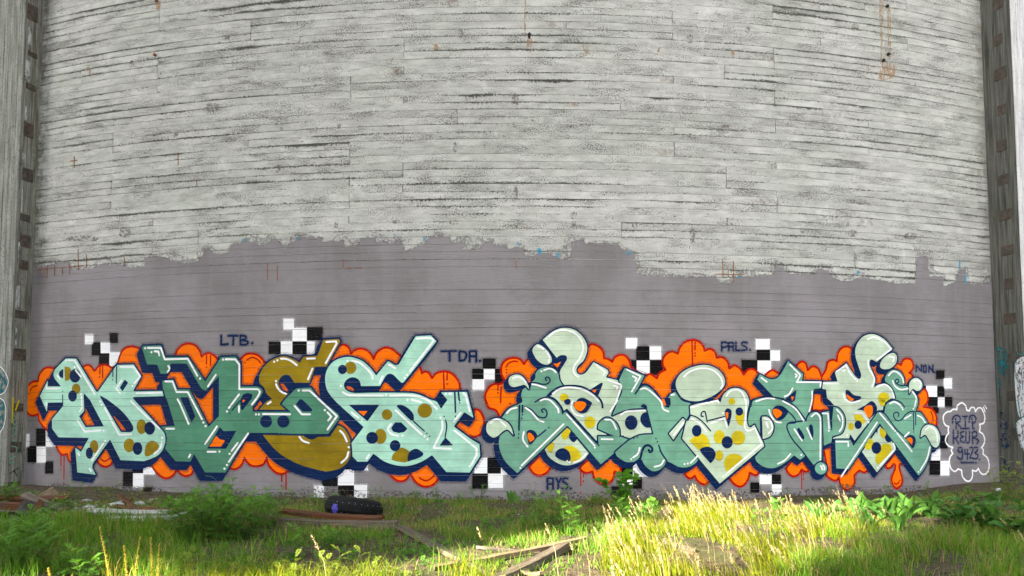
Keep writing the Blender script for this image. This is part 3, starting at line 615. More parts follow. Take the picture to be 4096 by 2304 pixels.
# ---------------------------------------------------------------- right piece
RIGHT = [
 dict(mat='pale', label='pale green hook-topped letter with an arched middle', out='s D1 1170,440* 1290,335 1430,262 1570,247 1710,295 1820,400 1880,520 1880,640 1830,770 1745,850 1710,925 1735,985 1800,1003 1870,965* 1990,800* 2210,920* 2230,965* 2185,1045* 2400,1100 2460,1160 2445,1260 2375,1449* D2 1295,140* E2 0,108* 130,80 245,70* 305,312* 180,322 90,362 35,372* D2 1390,330* 1165,332* 1172,415* 870,95* 845,130* 820,60 D1 1430,1449* 1250,1345* 1500,1190* 1450,1100 1440,1030 1455,930 1510,840 1560,740 1540,692 1450,692 1395,730*',
  n='s D1 1290,610* 1395,740* 1450,692 1540,692 1560,750 1500,850 1440,930* 1330,850 1320,720 | p D1 1920,1250 2110,1130 2140,1140 2065,1335 | s D1 1510,1430 1540,1400 1590,1390 1620,1420 1600,1480 1540,1480 | s D1 1700,1449* 1740,1390 1830,1375 1920,1420 1960,1449 D2 1110,30 1060,110 1000,120 950,70 940,20 | e E2 100,205 57,66 | s E2 182,170 200,125 240,108* 285,248* 235,250 195,215',
  o='p D1 1330,820 1400,825 1470,785 1410,892 | p D1 1950,1262 2040,1235 2005,1300 | s D1 1700,1449 1740,1430 1830,1440 D2 1058,45 1010,100 960,80 945,35',
  y='e D1 1512,1365 70,62 | e D2 1090,202 50,55 | p D2 825,0 850,0 850,12 835,12',
  line='w7.5 D1 1245,1345 1330,1262 1460,1192 1640,1178 1800,1198 1950,1270 2060,1360 2120,1449 D2 1205,70 | D2 1390,330 | D2 1362,330',
  hi='D1 1228,425 | D1 1265,390 1380,310 1540,285 1690,340 1790,450 1820,580 1770,730 1680,850 1660,930 1690,1000 1740,1035 | D1 1330,1310 1440,1235 1600,1205 1800,1240 1960,1320 2070,1430 | D1 2030,845* 2175,960* 2145,1005 | D1 2220,1090* 2420,1160 2430,1200 2350,1440 | D1 2310,1180* 2370,1195* 2360,1240 | E2 5,135 60,105 225,95 | D2 935,10 920,70 960,130 1025,148 | D2 1275,105 1340,5'),
 dict(mat='sea', label='sea green letter with a zigzag base and curled top', out='s D1 1050,1060 1058,980 1120,910 1250,880 1370,918 1422,990 1440,1090 1500,1188* 1245,1340* D2 590,20* 640,-10 700,-25 770,0 830,75 845,125* 880,95* 1172,415* 1165,330* 1322,332* 1165,262* 1170,220 1210,175 1260,162 1320,200 1355,260 1362,330* 1400,345 E2 90,362* 0,435 D2 1320,475 1190,585* 890,235* 430,665* 330,570 280,480 262,390 270,340* 250,200* 300,150 340,90 400,55 D1 840,1440 825,1350 835,1280 860,1230 940,1195* 962,1262* 1000,1120*',
  n='s D2 520,330 515,290 545,270 590,285 617,332* 545,408', o='s D2 525,305 545,298 575,325 585,355 545,385* 525,340',
  line='D1 960,1140 1060,1130 1160,1155 1240,1150 1285,1110 1280,1060 1240,1040 1210,1065 1230,1095 | D2 500,60 560,90 620,150 680,160 700,130 690,90 665,80 650,95 665,115 | D2 620,330 690,272 | D2 717,250 | w6.5 D2 450,50 445,275 | D2 443,308 | D2 440,345 | w6.5 D2 478,50 477,110 | D2 477,135 | D2 472,165 | D2 590,20 640,-10 700,-25 770,0 830,75 843,125 | D2 870,95 1172,415',
  hi='D1 1150,948 | D1 1190,930 1270,905 1340,925 1380,965 | D1 1000,1155 1080,1170 1220,1215 | D1 1135,1420 1200,1395 1290,1415 D2 800,80 805,115 | D2 335,120 370,85 425,70 | D2 505,70 560,110 620,180 670,200 | D2 490,290 482,360 525,425 | D2 880,130 1130,412 | D2 1135,432 | D2 850,220 470,595 | D2 458,617 | D2 1230,180 1290,190 1330,265 | D2 1195,356 1297,358'),
 dict(mat='pale', name='letter_fill', label='pale round belly with yellow and navy spots under the sea green zigzag', out='s D2 885,252* 680,450* 720,520 800,575 880,595 960,580 1030,545 1080,485*',
  y='s D2 830,310 885,255* 915,280 895,330 870,362 840,350 | s D2 695,430* 755,380* 768,410 742,485* 710,465 | s D2 850,440 920,415 990,460 1010,520 960,560 915,560',
  n='s D2 900,320 920,280* 978,350* 945,385 910,360 | s D2 775,510 790,460 845,438 900,470 915,540 890,560 830,545', hi='D2 1055,490 1000,545 940,570 | D2 883,555 | D2 905,565'),
 dict(mat='pale', name='ear', label='small pale egg-shaped lobe beside the hook', out='s D1 1005,620 1030,550 1090,510 1160,540 1250,620 1310,720 1310,800 1240,840 1150,820 1060,740', hi='D1 1090,545 1140,560 1180,590 | D1 1220,628 | D1 1245,655 1280,730 1265,800'),
 dict(mat='pale', name='claw', label='pale claw at the upper left', out='s D1 620,1100 640,1040 710,1005 800,1005 880,1070 940,1180 950,1235* 880,1165 800,1180 700,1200 640,1170', hi='D1 690,1060 760,1035 840,1060 900,1130'),
 dict(mat='pale', name='claw', label='pale claw at the left edge', out='s D2 148,270 155,215 190,180 250,165 320,190 370,240 396,320* 345,270 300,285 255,325 210,342 165,310', hi='D2 185,210 250,175 325,235'),
 dict(mat='sea', label='sea green lobed letter in the middle', out='s D1 2400,1085* 2490,890* E1 222,575* 135,740* 195,668 250,665 310,715 375,800 E2 400,25* 430,0* E1 455,745* 500,720* 560,800 E2 640,30* 632,90 650,140* 600,190* 560,350* 720,520* 690,570 620,610 540,610 460,570 420,555* 400,600 350,640 290,645 230,600 195,540 180,520* 130,560 60,565 D2 1400,555 1340,515 1320,475* E2 0,435 90,362* 180,322 305,312* 245,72* 100,80 0,108 D2 1295,140* D1 2375,1449 2450,1260',
  n='p E2 365,-15 455,-20 460,40 440,72 410,65 | s E2 185,60 210,35 240,50 246,80*', o='p E2 370,-10 400,-8 418,48 402,50',
  line='w9 E2 185,525 195,480 215,430 250,410 285,430 292,460 270,475 260,455 | E2 350,410 375,480 425,555 | E2 325,352 | E2 337,380 | E2 125,347 | E2 155,338 | E2 28,328 | w6 E1 135,740 195,668 250,665 310,715 375,800',
  hi='E1 60,520* 185,580* 105,720 | E1 115,580* 150,600* 135,625 | E1 185,700 230,690 290,730 370,810 E2 390,80 440,105 | E2 178,435 160,490 118,522 | E2 100,538 | E2 398,545 370,590 312,608 | E2 705,508 640,572 | E2 585,582 | E2 614,578 | E1 465,750 490,745'),
 dict(mat='pale', name='ear', label='large pale egg-shaped lobe above the middle', out='s E1 505,660 530,580 600,520 700,485 800,480 890,520 945,590 950,660 900,720 820,770 720,805 620,800 550,760', hi='E1 580,582 640,535 740,508 840,525 910,590 930,660 915,690'),
 dict(mat='pale', name='letter_fill', label='pale slanted arm in the middle letter', out='p E2 570,165 600,192 485,362 445,305', hi='E2 575,205 485,325'),
 dict(mat='sea', label='sea green letter with a star-shaped head right of the middle', out='s F1 155,610* 178,562* 250,600 300,608 350,585 400,510 435,442* 572,560* 560,622* 745,628* 745,690* 672,695* F2 620,110* 600,190* 515,205* 440,215 425,255 470,340 590,510* 545,545* 490,503* 430,555 350,605 280,620 210,605 150,560 135,520* 215,430* 200,380* 145,230* 130,215* 70,240* 65,200 95,60 F1 100,810 200,775 310,775*',
  n='s F2 290,95 320,55 370,50 430,90 430,120 390,170 340,185 300,150 | p F1 510,700 495,800 470,819 405,790', o='s F2 297,90 330,80 378,110 370,140 330,168* 300,130 | p F1 460,765 490,765 470,805',
  line='F2 95,60 F1 110,800 200,772 310,772 F2 400,0 500,60 600,190 | F2 430,100 480,150 503,203 440,212 | F1 350,775 | F1 388,783',
  hi='F1 190,595 240,632 | F1 450,475* 545,570* 510,635* 730,635* 725,675 | F1 500,560* 515,575* 500,590 | F1 475,690 440,745 400,765 | F1 140,810 230,782 310,785 | F2 385,10 500,80 575,190 | F1 650,715* F2 650,0 625,105 | F2 260,90 275,140 320,195 370,205 | F2 455,490 400,550 340,580 | F2 553,500'),
 dict(mat='pale', label='pale diamond-shaped letter pointing down with yellow and navy spots', out='s E2 635,55* 700,35 880,5* 915,20* 930,-30 E1 955,730 1010,692 1080,690 1140,725 1170,790 E2 1172,30 1150,140 1160,235 1185,250 1220,225* 1300,385* 1310,420* 905,760* 565,350* 600,200* 615,185* 640,140*',
  y='p E2 1050,130 1128,112 1115,237 1075,222 1048,170 | e E2 1015,12 30,32 | s E2 625,370* 680,325 745,305 800,350 815,425* 760,430 720,462* | e E2 900,335 50,62 | e E2 1073,343 63,66 | e E2 900,505 36,48 | s E2 970,655* 945,590 960,520 1030,487 1100,510 1120,548*',
  n='e E2 1083,105 35,38 | e E2 695,280 44,53 | s E2 725,460 780,425 840,440 868,490 850,545 820,577* | e E2 972,385 50,56 | s E2 950,105 975,75 1010,95 1010,150 985,245* 965,180', o='p E2 955,112 982,112 982,150 970,182',
  line='E2 615,185* 640,137* 700,160 760,210 822,282 | E2 790,190 950,150 | E2 790,200 770,105 740,115 735,145 755,150',
  hi='E2 645,70 790,25 | E2 803,28 | E2 820,20* 885,5* 895,25 | E2 650,170 720,210 785,288 | E2 825,212* 945,165* 970,248 | E2 1145,0 1140,150 1130,240 1160,280 1225,255* 1285,400* 975,662 | E2 962,678 | E2 938,695 | E2 932,118 | E1 965,760 1000,715 1070,705 1115,740 1140,815'),
 dict(mat='pale', name='letter_fill', label='pale drop-shaped counter right of the diamond', out='s F2 197,152* 250,155 295,210 300,270 270,330 205,355*', line='w9 F2 185,165 190,315 | F2 193,343', hi='F2 215,165 270,190 290,260 255,305 | F2 235,205 250,250'),
 dict(mat='pale', label='pale hook-topped letter near the right end', out='s F1 752,632* 885,628* 860,548* 965,462* 1050,585 1085,605 1100,570 1075,490 1048,400 1050,320 1085,250 1140,208 1220,200 1310,245 1385,330* 1240,450* 1190,428 1175,470 1215,570 1228,620 1212,685* 1260,655 1320,655 1380,700 1410,780 F2 1410,-20* 1330,10* 1310,90* 1250,95* 1040,370* 1000,310* 990,350* 830,352* 920,310 950,250 950,150 900,75 860,55* 810,0 F1 790,780 780,700* 745,695*',
  n='s F1 955,710 980,705 1030,750 1095,765 1090,790 1030,810 985,800 960,760 | s F2 1055,90* 1130,50 1190,10 1230,40 1240,100 1170,178* 1120,100 | e F2 1070,225 33,39', o='s F1 962,745 1000,770 1035,795 990,800 | s F2 1120,85 1170,45 1200,60 1200,120 1170,170*',
  y='e F1 1302,772 50,46 | p F2 1255,-5 1320,-5 1310,50 1280,55 1262,30 | e F2 1005,240 25,35 | p F2 1032,132 1095,132 1138,200 1090,225 1045,200',
  hi='F1 755,645 890,648 | F1 870,540* 960,480* 1000,560 1065,628 | F1 930,530 950,525 | F1 1155,245 1220,225 1310,270 1370,335* 1240,430 | F1 1160,435 1165,500 1215,600 1195,675 | F1 935,740 950,790 1010,820 1090,800 | F1 1240,680 1310,655 1370,700 1395,780 | F2 1040,122* 1110,122* 1165,205 | F2 970,320'),
 dict(mat='pale', name='ear', label='small pale lobe under the right hook', out='s F1 1270,490 1290,430 1350,380 1400,370 1425,410 1410,470 1360,510 1300,515', hi='F1 1350,400 1395,410 1385,445'),
 dict(mat='sea', label='sea green n-shaped letter with a narrow slotted stem', out='s F2 428,240 450,212 515,205 600,195* 615,150 650,115 700,112 738,150 745,250 742,545* 665,590* 560,450 470,340',
  n='s F2 515,265 535,255 580,330 575,360 540,330 | s F2 625,230 650,225 665,290 655,355 630,280', hi='F2 645,150 690,120 725,170 725,520 | F2 725,540 | F2 490,265 560,370 | F2 605,255 650,355'),
 dict(mat='sea', label='sea green p-shaped letter next to the pale hook', out='s F2 748,112* 808,98* 818,240* 832,200* 848,62* 900,80 945,150 948,230 920,300 835,330* 828,385* 760,415*', line='w7 F2 820,100 828,255 | F2 830,270', hi='F2 745,122* 795,122* 805,260 | F2 803,280 | F2 875,85 925,150 925,240 900,285 | F2 885,140 905,190'),
 dict(mat='sea', name='ball', label='sea green ball hanging below the n-shaped letter', out='s F2 678,622 695,583 733,567 771,583 788,622 771,661 733,677 695,661', hi='F2 728,598 740,610 742,632 | F2 750,592 766,615 760,635'),
 dict(mat='sea', label='sea green A-shaped letter with curls at the right end', out='s F2 862,362* 1000,362* 1028,418* R2 440,195* 535,200* 560,80 640,10 720,-10* R1 735,1370 700,1260 640,1170 560,1110 560,1050 600,970 690,922 790,950 850,1030 868,1140 850,1180* 940,1195* 930,1310* 1010,1255* 1080,1380 R2 1085,50 1045,190* 1130,210 1200,300 1245,380* 1230,560* 1300,760* 1290,850 1200,1080 1095,1218* 470,375* F2 985,628* 872,622*',
  n='s R2 900,600 960,560 1030,590 1050,660 1020,760 990,780* 930,690', o='s R2 905,630 960,600 1000,640 985,720*',
  line='R2 1040,190 960,190 890,230 820,310 760,335 700,290 695,220 740,195 775,220 765,265 | R1 850,1180 780,1170 720,1130 720,1090 760,1075 775,1110 750,1135 | R2 455,170 560,230 720,450 900,620 | w5 R2 1010,205 1015,480 | R2 1015,515 | w5 R2 1045,205 1045,400 | R2 535,200 560,80 620,20 720,0 820,50 870,120',
  hi='R2 60,215* 185,205* 290,350 | R2 470,215 690,470 | R2 715,497 | R2 745,530 985,830 | R2 425,360 -150,1230 | F2 975,605 | F2 870,380* 980,380* 980,420 | R2 1275,760 1225,950 1120,1130 | R2 1092,1155 | R2 630,60 700,30 780,70 830,130 | R2 840,155 | R2 870,300 970,240 | R2 1075,250 1140,280 1195,360 | R2 870,590 940,520 | R2 1050,10 1030,110 | R2 1010,140 | R1 610,1015 680,950 760,970 830,1050 850,1130 | R1 675,1100 710,1180 800,1240 920,1225 | R1 990,1270 1050,1360 1050,1440'),
 dict(mat='pale', name='letter_fill', label='pale diamond with spots inside the A-shaped letter', out='p R2 475,425 725,745 722,810 425,1165 185,835',
  y='s R2 480,450 540,480 575,540 540,620 490,590 470,520 | s R2 310,620 370,660 360,720 310,800 230,770 260,690 | s R2 500,730 560,700 640,720 660,780 610,880 450,1045* 400,980 410,880 480,830',
  n='e R2 415,770 78,96 | s R2 550,600 580,550* 662,640* 640,680 580,670 | p R2 400,470 440,440 430,560', hi='R2 690,700* 715,785* 470,1060 | R2 440,1090'),
 dict(mat='pale', name='claw', label='pale claw at the upper right', out='s R1 940,1230 950,1130 1000,1070 1070,1055 1140,1110 1155,1190 1120,1250 1060,1262 1000,1230 940,1310*', hi='R1 1010,1110 1070,1090 1130,1140 1110,1210'),
 dict(mat='pale', name='claw', label='pale claw at the right edge', out='s R2 1125,605* 1150,470 1210,405 1290,400 1370,440 1425,530 1440,640 1415,730 1370,765 1310,730 1260,640 1200,560', hi='R2 1205,480 1270,430 1350,470 1390,560 1395,680'),
]
RIGHT_CLOUD = ('s D2 240,100 170,70 145,10 D1 240,1380 260,1280 320,1190 400,1150 480,1155 560,1100* 520,1030 498,950 510,850 570,770 680,730 800,750 870,830* 920,760 980,740* 1300,900* 1700,800* 1910,540 1960,510 2060,540 2140,620 2160,740* 2220,745 2290,795* 2330,720 2430,680 2520,710 2570,790 E1 98,490* 160,540* 225,570 280,560 335,600* 360,550 415,520* 390,480 390,420 430,370 480,355 525,375* 545,320 590,270 660,250 720,265 760,310 770,350* 820,330 865,360 880,412* 930,405 980,450 995,510* 1040,480 1090,510 1125,565* 1160,525 1210,515 1255,545* 1300,610* 1320,570 1380,525 1430,545* F1 400,560* 515,480* 560,445 600,465 615,525* 660,490 710,510 742,585* 780,520 800,450 850,430 880,445* 890,370 930,320 980,310 1020,330* 1100,450* 1300,480* R1 690,870* 750,810 820,850* 850,770 920,740 990,770 1020,860 990,940 950,970* 1000,1000 1010,1060* 1080,1250* 1190,1230 1240,1290 1255,1400 R2 1230,60 1180,110* 1290,130 1360,190 1395,300 1390,410* 1300,600* 900,700* 400,300* F2 1000,300* 600,300* 200,400* E2 1200,300* 600,300* 0,200* D2 1000,300* 600,300* 300,230*'
 ' | s R2 740,840* 890,1050* 800,1035 800,1120 838,1260 830,1360 755,1425 690,1370 668,1260 720,1120 730,1050 700,1030* 650,1090 600,1100 575,1060 600,1010*'
 ' | s F2 760,440* 830,430* 845,640* 1080,500* 1165,640* 1130,660 1085,640* 1040,685* 1040,760 1000,810 950,815 910,760 900,705* 870,735 820,715 785,680 790,600* | s F2 420,620* 470,555* 570,555* 630,640* 600,655 560,632* 530,680 480,695 435,660'
 ' | s E2 1190,555* 1270,640* 1240,685 1180,662* 1165,720 1120,780 1070,785 1015,740 1000,690 | s E2 720,575* 820,740* 770,770 710,740 680,690* 640,715 600,690 590,665*'
 ' | s D2 1275,525* 1370,600* 1370,670* 1315,650* 1300,720 1240,770 1180,755 1130,710 1115,650* 1060,665 1010,640 1000,610* 1065,550* | s D2 635,500* 740,605* 700,660 640,688 580,670 535,610* | p F1 670,700 790,700 F2 815,95 655,98')
RIGHT_X = dict(hw=6.8, drips='w5 D2 1008,640 1008,780 | D2 1005,845 | w5 D2 1032,665 1032,700 | D2 1032,738 | w5 F2 560,640 562,810 | w5 F2 578,655 578,688 | D1 500,1200 492,1449 | D1 450,1160 450,1255 | D1 450,1295 | F2 578,717 | R2 710,1330 740,1358 785,1325 | R2 800,1298 | E1 655,265 660,480 | E1 683,270 683,340 | E1 683,370 | E1 683,395 | D1 580,880 620,820 700,785 765,790 | D1 585,920 | D1 590,970 | R2 1300,180 1330,260 1335,340 | F1 740,600 738,810 | E2 -1000,30',
 checkers='K D1 205:415 740:903 | K D1 35:220 905:1073 | W D1 222:398 912:1078 | K D1 400:545 905:1140 | W D1 40:230 1075:1250 | W D2 40:156 525:667 | K D2 158:280 525:668 | K D2 20:163 670:808 | W D2 165:300 672:800 | W D2 282:340 590:680 | W E1 52:157 232:328 | K E1 147:268 308:436 | W E1 270:375 308:428 | K E1 100:150 432:530 | W E1 152:270 438:555 | K E1 272:390 432:570 | W E1 1235:1362 243:336 | K E1 1243:1366 338:436 | W E1 1368:1455 345:440 | K E1 1105:1250 430:540 | W E1 1252:1375 438:570 | K E2 10:116 590:700 | W E2 118:260 560:698 | W E2 15:116 705:770 | K E2 118:200 700:808 | K G3 130:250 420:560 | K G3 1728:1833 372:492 | W G3 1835:1973 280:392 | K G3 1975:2080 280:393 | W G3 1975:2088 395:512 | K R1 1385:1520 930:1070 | W R1 1505:1640 1057:1225 | K R1 1175:1223 1180:1250 | W R1 1225:1400 1180:1358 | K R1 1402:1518 1190:1358 | K R1 1255:1410 1360:1525 | W R1 1415:1523 1370:1525 | K R1 1525:1645 1360:1525 | K R2 1330:1430 118:210 | K R2 1450:1570 570:785 | W R2 1310:1455 787:973 | K R2 1280:1453 975:1205 | W R2 1455:1600 980:1215')
GR = piece('graffiti_piece', 'pale and sea green bubble graffiti lettering with claws on the right half of the wall', tuple(wpos(np.array([3.2]), 0.3, 0.0)[0]), RIGHT_CLOUD, RIGHT, (-15 * PXM, -17 * PXM), 6.2, RIGHT_X)

# ---------------------------------------------------------------- small written tags
def written(label, at, chars, wpx, extra=None):
    s, z = px2wall(*at); root = empty('painted_tag', tuple(wpos(np.array([s]), z, 0.0)[0])); tag(root, label, 'graffiti')
    for ch in chars:
        regs = []
        for b in bits(ch):
            pts = [(*px2wall(x, y), c) for x, y, c in parse(b)]
            regs.append(stroke(np.array([pts[0][:2]]) if len(pts) == 1 else spline(pts, False), wpx * PXM * (1.2 if len(pts) == 1 else 1)))
        o = paint('letter', regs, M['navy'], 3, root); paint('overspray', [grow(q, .016) for q in regs], M['mist_navy'], 1, root, o)
    if extra: extra(root)
written('navy initials LTB above the bottle green letter', (880, 1390), ['B1 905,370* 905,520* 1010,510', 'B1 1020,375 1170,375 | B1 1100,375 1100,515', 'B1 1215,370* 1215,515* 1290,520 1335,495 1320,460 1230,445* 1300,420 1290,380 1215,370', 'B1 1405,495'], 8.5)
written('navy initials TDA above the raised mint bar', (1800, 1450), ['C1 2035,625 2270,620 | C1 2165,625 2170,780', 'C1 2325,625* 2325,775* 2400,765 2440,700 2420,640 2325,622', 'C1 2490,790* 2490,622* D1 100,622* 100,790 | C1 2490,705 D1 100,705', 'D1 160,778'], 8.5)
written('navy word PALS under the roller edge, over the orange cloud at right', (2900, 1400), ['E1 925,350* 925,270* 975,275 980,305 930,320', 'E1 990,348* 990,275* 1030,275* 1030,348 | E1 990,312 1030,312', 'E1 1055,270* 1055,345* 1090,345', 'E1 1155,275 1120,270 1105,292 1150,315 1152,338 1105,345', 'E1 1182,342'], 6.5)
written('small navy word NON beside the right end checkers', (3700, 1490), ['R1 1065,950* 1065,855* 1150,945* 1150,850', 'R1 1185,860* 1185,960* 1225,960* 1225,860* 1185,860', 'R1 1270,960* 1270,860* 1335,960* 1335,850', 'R1 1362,965'], 6.5)
written('navy initials AYS low on the wall above the weeds', (2230, 1960), ['D2 705,810* 705,712* 755,712* 755,810 | D2 705,765 755,765', 'D2 785,712* 805,755* 830,712 | D2 805,755 800,810', 'D2 890,715 855,712 847,745 885,765 880,803 840,805', 'D2 915,805'], 7)
def memo(root):
    o = paint('cloud_outline', stroke(shape('s R2 1720,155* 1730,90 1800,45 1860,90 1880,165* 1920,175* 1950,120 2000,125 2020,185* 2060,130 2110,130 2150,200 2170,290 2150,370 2085,390* 2095,440 2085,510* 2140,550 2170,640 2150,720 2115,765* 2145,800 2140,870* 2210,930 2240,1040 2220,1150 2160,1200 2100,1170 2065,1100* 2030,1145 1970,1130* 1970,1230 1930,1300 1870,1300 1810,1230 1795,1130* 1740,1110* 1690,1150 1630,1110 1600,1010 1610,920 1655,860* 1630,810 1655,760* 1590,740 1540,670 1550,590 1590,530* 1580,480 1590,430* 1530,400 1500,320 1510,240 1570,190 1620,185* 1660,150'), 7 * PXM, True), M['white'], 3, root)
    tag(o, 'white bubble outline'); strokes('highlight', 'R2 2145,110 2175,190 | R2 2170,90 2200,140', 6, M['white'], 4, root, o)
written('navy memorial writing inside a white bubble outline at the right end', (3870, 1780), ['R2 1710,460 1700,300 | R2 1650,370 1655,290 1710,245 1770,280 1765,340 1720,375* 1780,440', 'R2 1815,265 1885,265 | R2 1850,265 1855,460 | R2 1790,460 1915,460', 'R2 1975,460 1960,290 | R2 1915,350 1930,270 1980,245 2025,285 2015,350 1970,380', 'R2 2000,462',
  'R2 1665,490 1665,700 | R2 1740,500* 1735,600* 1670,625 | R2 1700,615 1745,700', 'R2 1830,510 1780,525 1790,570 1825,590* 1780,620 1785,665 1840,680', 'R2 1870,510 1865,660 1890,690 1920,670 1925,510', 'R2 1975,700* 1970,520* 2030,510 2040,570 1985,610* 2070,650 2040,700',
  'R2 1805,775 1755,770 1735,810 1770,845 1808,820* 1805,775* 1810,930 1770,955 1730,920', 'R2 1850,800* 1850,870* 1920,870 | R2 1890,800 1890,950', 'R2 1930,775 1965,760 1975,810 1930,930* 1990,940', 'R2 2000,770 2045,765 2050,810 2010,850* 2060,890 2050,940 2000,950', 'R2 2085,960', 'R2 1790,1010 1990,1010 | R2 2025,1012'], 5.5, memo)
# ================================================================== piers either side of the wall
m_ = NT('pier_concrete'); o_ = m_.vmath('MULTIPLY', m_.pos(), (14, 14, 1.1))
n1 = m_.noise(o_, 1.5, 5, .65); n2 = m_.noise(m_.pos(), 26, 4, .75); n3 = m_.noise(m_.pos(), 2.2, 4, .6)
c_ = m_.mix(m_.step(n1, .3, .7), (.13, .14, .12), (.29, .30, .27)); c_ = m_.mix(m_.math('MULTIPLY', m_.step(n2, .52, .62), .7), c_, (.10, .10, .085)); c_ = m_.mix(m_.math('MULTIPLY', m_.step(n3, .45, .65), .45), c_, (.17, .175, .145))
m_.pbr(c_, .92, m_.bump(m_.math('ADD', n1, n2), .5, .008), .15); M['pier'] = m_.m
m_ = NT('pier_concrete_pale'); n1 = m_.noise(m_.vmath('MULTIPLY', m_.pos(), (14, 14, 1.1)), 1.5, 5, .65); n2 = m_.noise(m_.pos(), 30, 4, .75)
c_ = m_.mix(m_.step(n1, .3, .7), (.36, .36, .37), (.60, .60, .61)); c_ = m_.mix(m_.math('MULTIPLY', m_.step(n2, .57, .66), .55), c_, (.16, .15, .15))
m_.pbr(c_, .92, m_.bump(m_.math('ADD', n1, n2), .5, .008), .15); M['pier_pale'] = m_.m
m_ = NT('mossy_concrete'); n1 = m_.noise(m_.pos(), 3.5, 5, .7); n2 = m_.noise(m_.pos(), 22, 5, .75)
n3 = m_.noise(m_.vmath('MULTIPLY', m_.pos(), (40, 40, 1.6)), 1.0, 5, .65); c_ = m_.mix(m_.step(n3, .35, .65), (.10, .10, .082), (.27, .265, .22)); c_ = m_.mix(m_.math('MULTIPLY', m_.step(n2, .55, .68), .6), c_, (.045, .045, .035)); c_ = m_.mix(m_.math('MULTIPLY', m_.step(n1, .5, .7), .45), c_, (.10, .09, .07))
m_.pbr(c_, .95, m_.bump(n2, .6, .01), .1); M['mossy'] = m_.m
m_ = NT('mossy_concrete_shaded'); n1 = m_.noise(m_.pos(), 3.0, 5, .7); n2 = m_.noise(m_.pos(), 20, 5, .75)
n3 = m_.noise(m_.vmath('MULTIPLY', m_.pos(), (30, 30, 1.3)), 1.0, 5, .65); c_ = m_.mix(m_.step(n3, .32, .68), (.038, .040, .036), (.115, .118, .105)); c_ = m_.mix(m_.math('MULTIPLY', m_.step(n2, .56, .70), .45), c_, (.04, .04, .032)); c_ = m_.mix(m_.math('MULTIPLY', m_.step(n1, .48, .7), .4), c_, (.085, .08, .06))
m_.pbr(c_, .95, m_.bump(n2, .6, .01), .1); M['mossy_shaded'] = m_.m  # darker copy for the right return face, its shade put into the colour
M['brick'] = mat_noise('brown_brick', (.05, .036, .028), (.115, .088, .07), 14, .9, (.05, .05, .04), (.5, .6))
M['brick_dark'] = mat_noise('dark_brick', (.038, .032, .026), (.078, .062, .048), 12, .9, (.05, .05, .042), (.5, .62))
M['lime'] = mat_noise('white_limewash', (.20, .21, .19), (.50, .50, .49), 12, .9, (.10, .10, .085), (.50, .60), (1, 1, .4))
def make_pier(sg, label):
    PROJ = .28 if sg < 0 else .46
    ph = sg * S_EDGE / RW; n = Vector((math.sin(ph), -math.cos(ph), 0)); t = Vector((math.cos(ph), math.sin(ph), 0)) * sg
    P0 = Vector((RW * math.sin(ph), DW + RW - RW * math.cos(ph), 0)); root = empty('pier', P0); tag(root, label, 'pier')
    front, ret = ('pier', 'mossy') if sg < 0 else ('pier_pale', 'mossy_shaded')
    def slab(name, a0, a1, r0, r1, z0, z1, mat, bev=.006, parent=None):
        bm = bmesh.new(); vs_ = [bm.verts.new(t * a + n * r + Vector((0, 0, z))) for a in (a0, a1) for r in (r0, r1) for z in (z0, z1)]
        for f in ((0, 1, 3, 2), (4, 6, 7, 5), (0, 4, 5, 1), (2, 3, 7, 6), (0, 2, 6, 4), (1, 5, 7, 3)): bm.faces.new([vs_[i] for i in f])
        bmesh.ops.recalc_face_normals(bm, faces=bm.faces[:])
        if bev: bmesh.ops.bevel(bm, geom=bm.edges[:], offset=bev, segments=2, affect='EDGES')
        return bm_obj(name, bm, M[mat], parent or root)
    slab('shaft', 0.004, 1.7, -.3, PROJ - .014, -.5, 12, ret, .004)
    pr = random.Random(3 + sg)
    for k in range(10):                                   # vertical boards cast into the front face
        z = -.4
        a0 = .0015 + k * .105
        while z < 8.2:
            L = pr.uniform(1.8, 3.6); slab('board', a0, a0 + .1025, PROJ - .02, PROJ - pr.uniform(0, .006), z, min(z + L, 8.4) - .003, front, .003); z += L
    # return face: brick-filled pockets, on the left pier with limewash strips between
    step = .55; z = -.1 + (.28 if sg > 0 else 0)
    while z < 8:
        h = pr.uniform(.15, .19) if sg > 0 else pr.uniform(.09, .26)
        if sg > 0: slab('brick', -.003, .05, .17 + pr.uniform(-.03, .02), .33 + pr.uniform(-.02, .03), z, z + h, 'brick_dark', .004)
        else:
            slab('brick', -.007, .05, .05 + pr.uniform(-.02, .02), .23 + pr.uniform(-.02, .02), z, z + h, 'brick', .012)
            if z > 1.2 and pr.random() < .75: slab('lime_strip', -.004, .02, .17 + pr.uniform(-.02, .02), .235 + pr.uniform(-.02, .01), z + h + pr.uniform(.0, .04), z + step - .02 - pr.uniform(0, .12), 'lime', .008)
        z += step * (pr.uniform(.6, 1.45) if sg < 0 else pr.uniform(.93, 1.07))
    slab('corner_fillet', -.022, .03, -.02, .05, -.4, 8.4, ret, .018)   # rounded mortar in the corner against the wall
    return root, P0, t, n, PROJ
PL = make_pier(-1, 'weathered concrete pier with brick pockets at the left edge of the curved wall')
PR = make_pier(1, 'concrete pier with a mossy side coloured darker for its shade at the right edge of the curved wall')
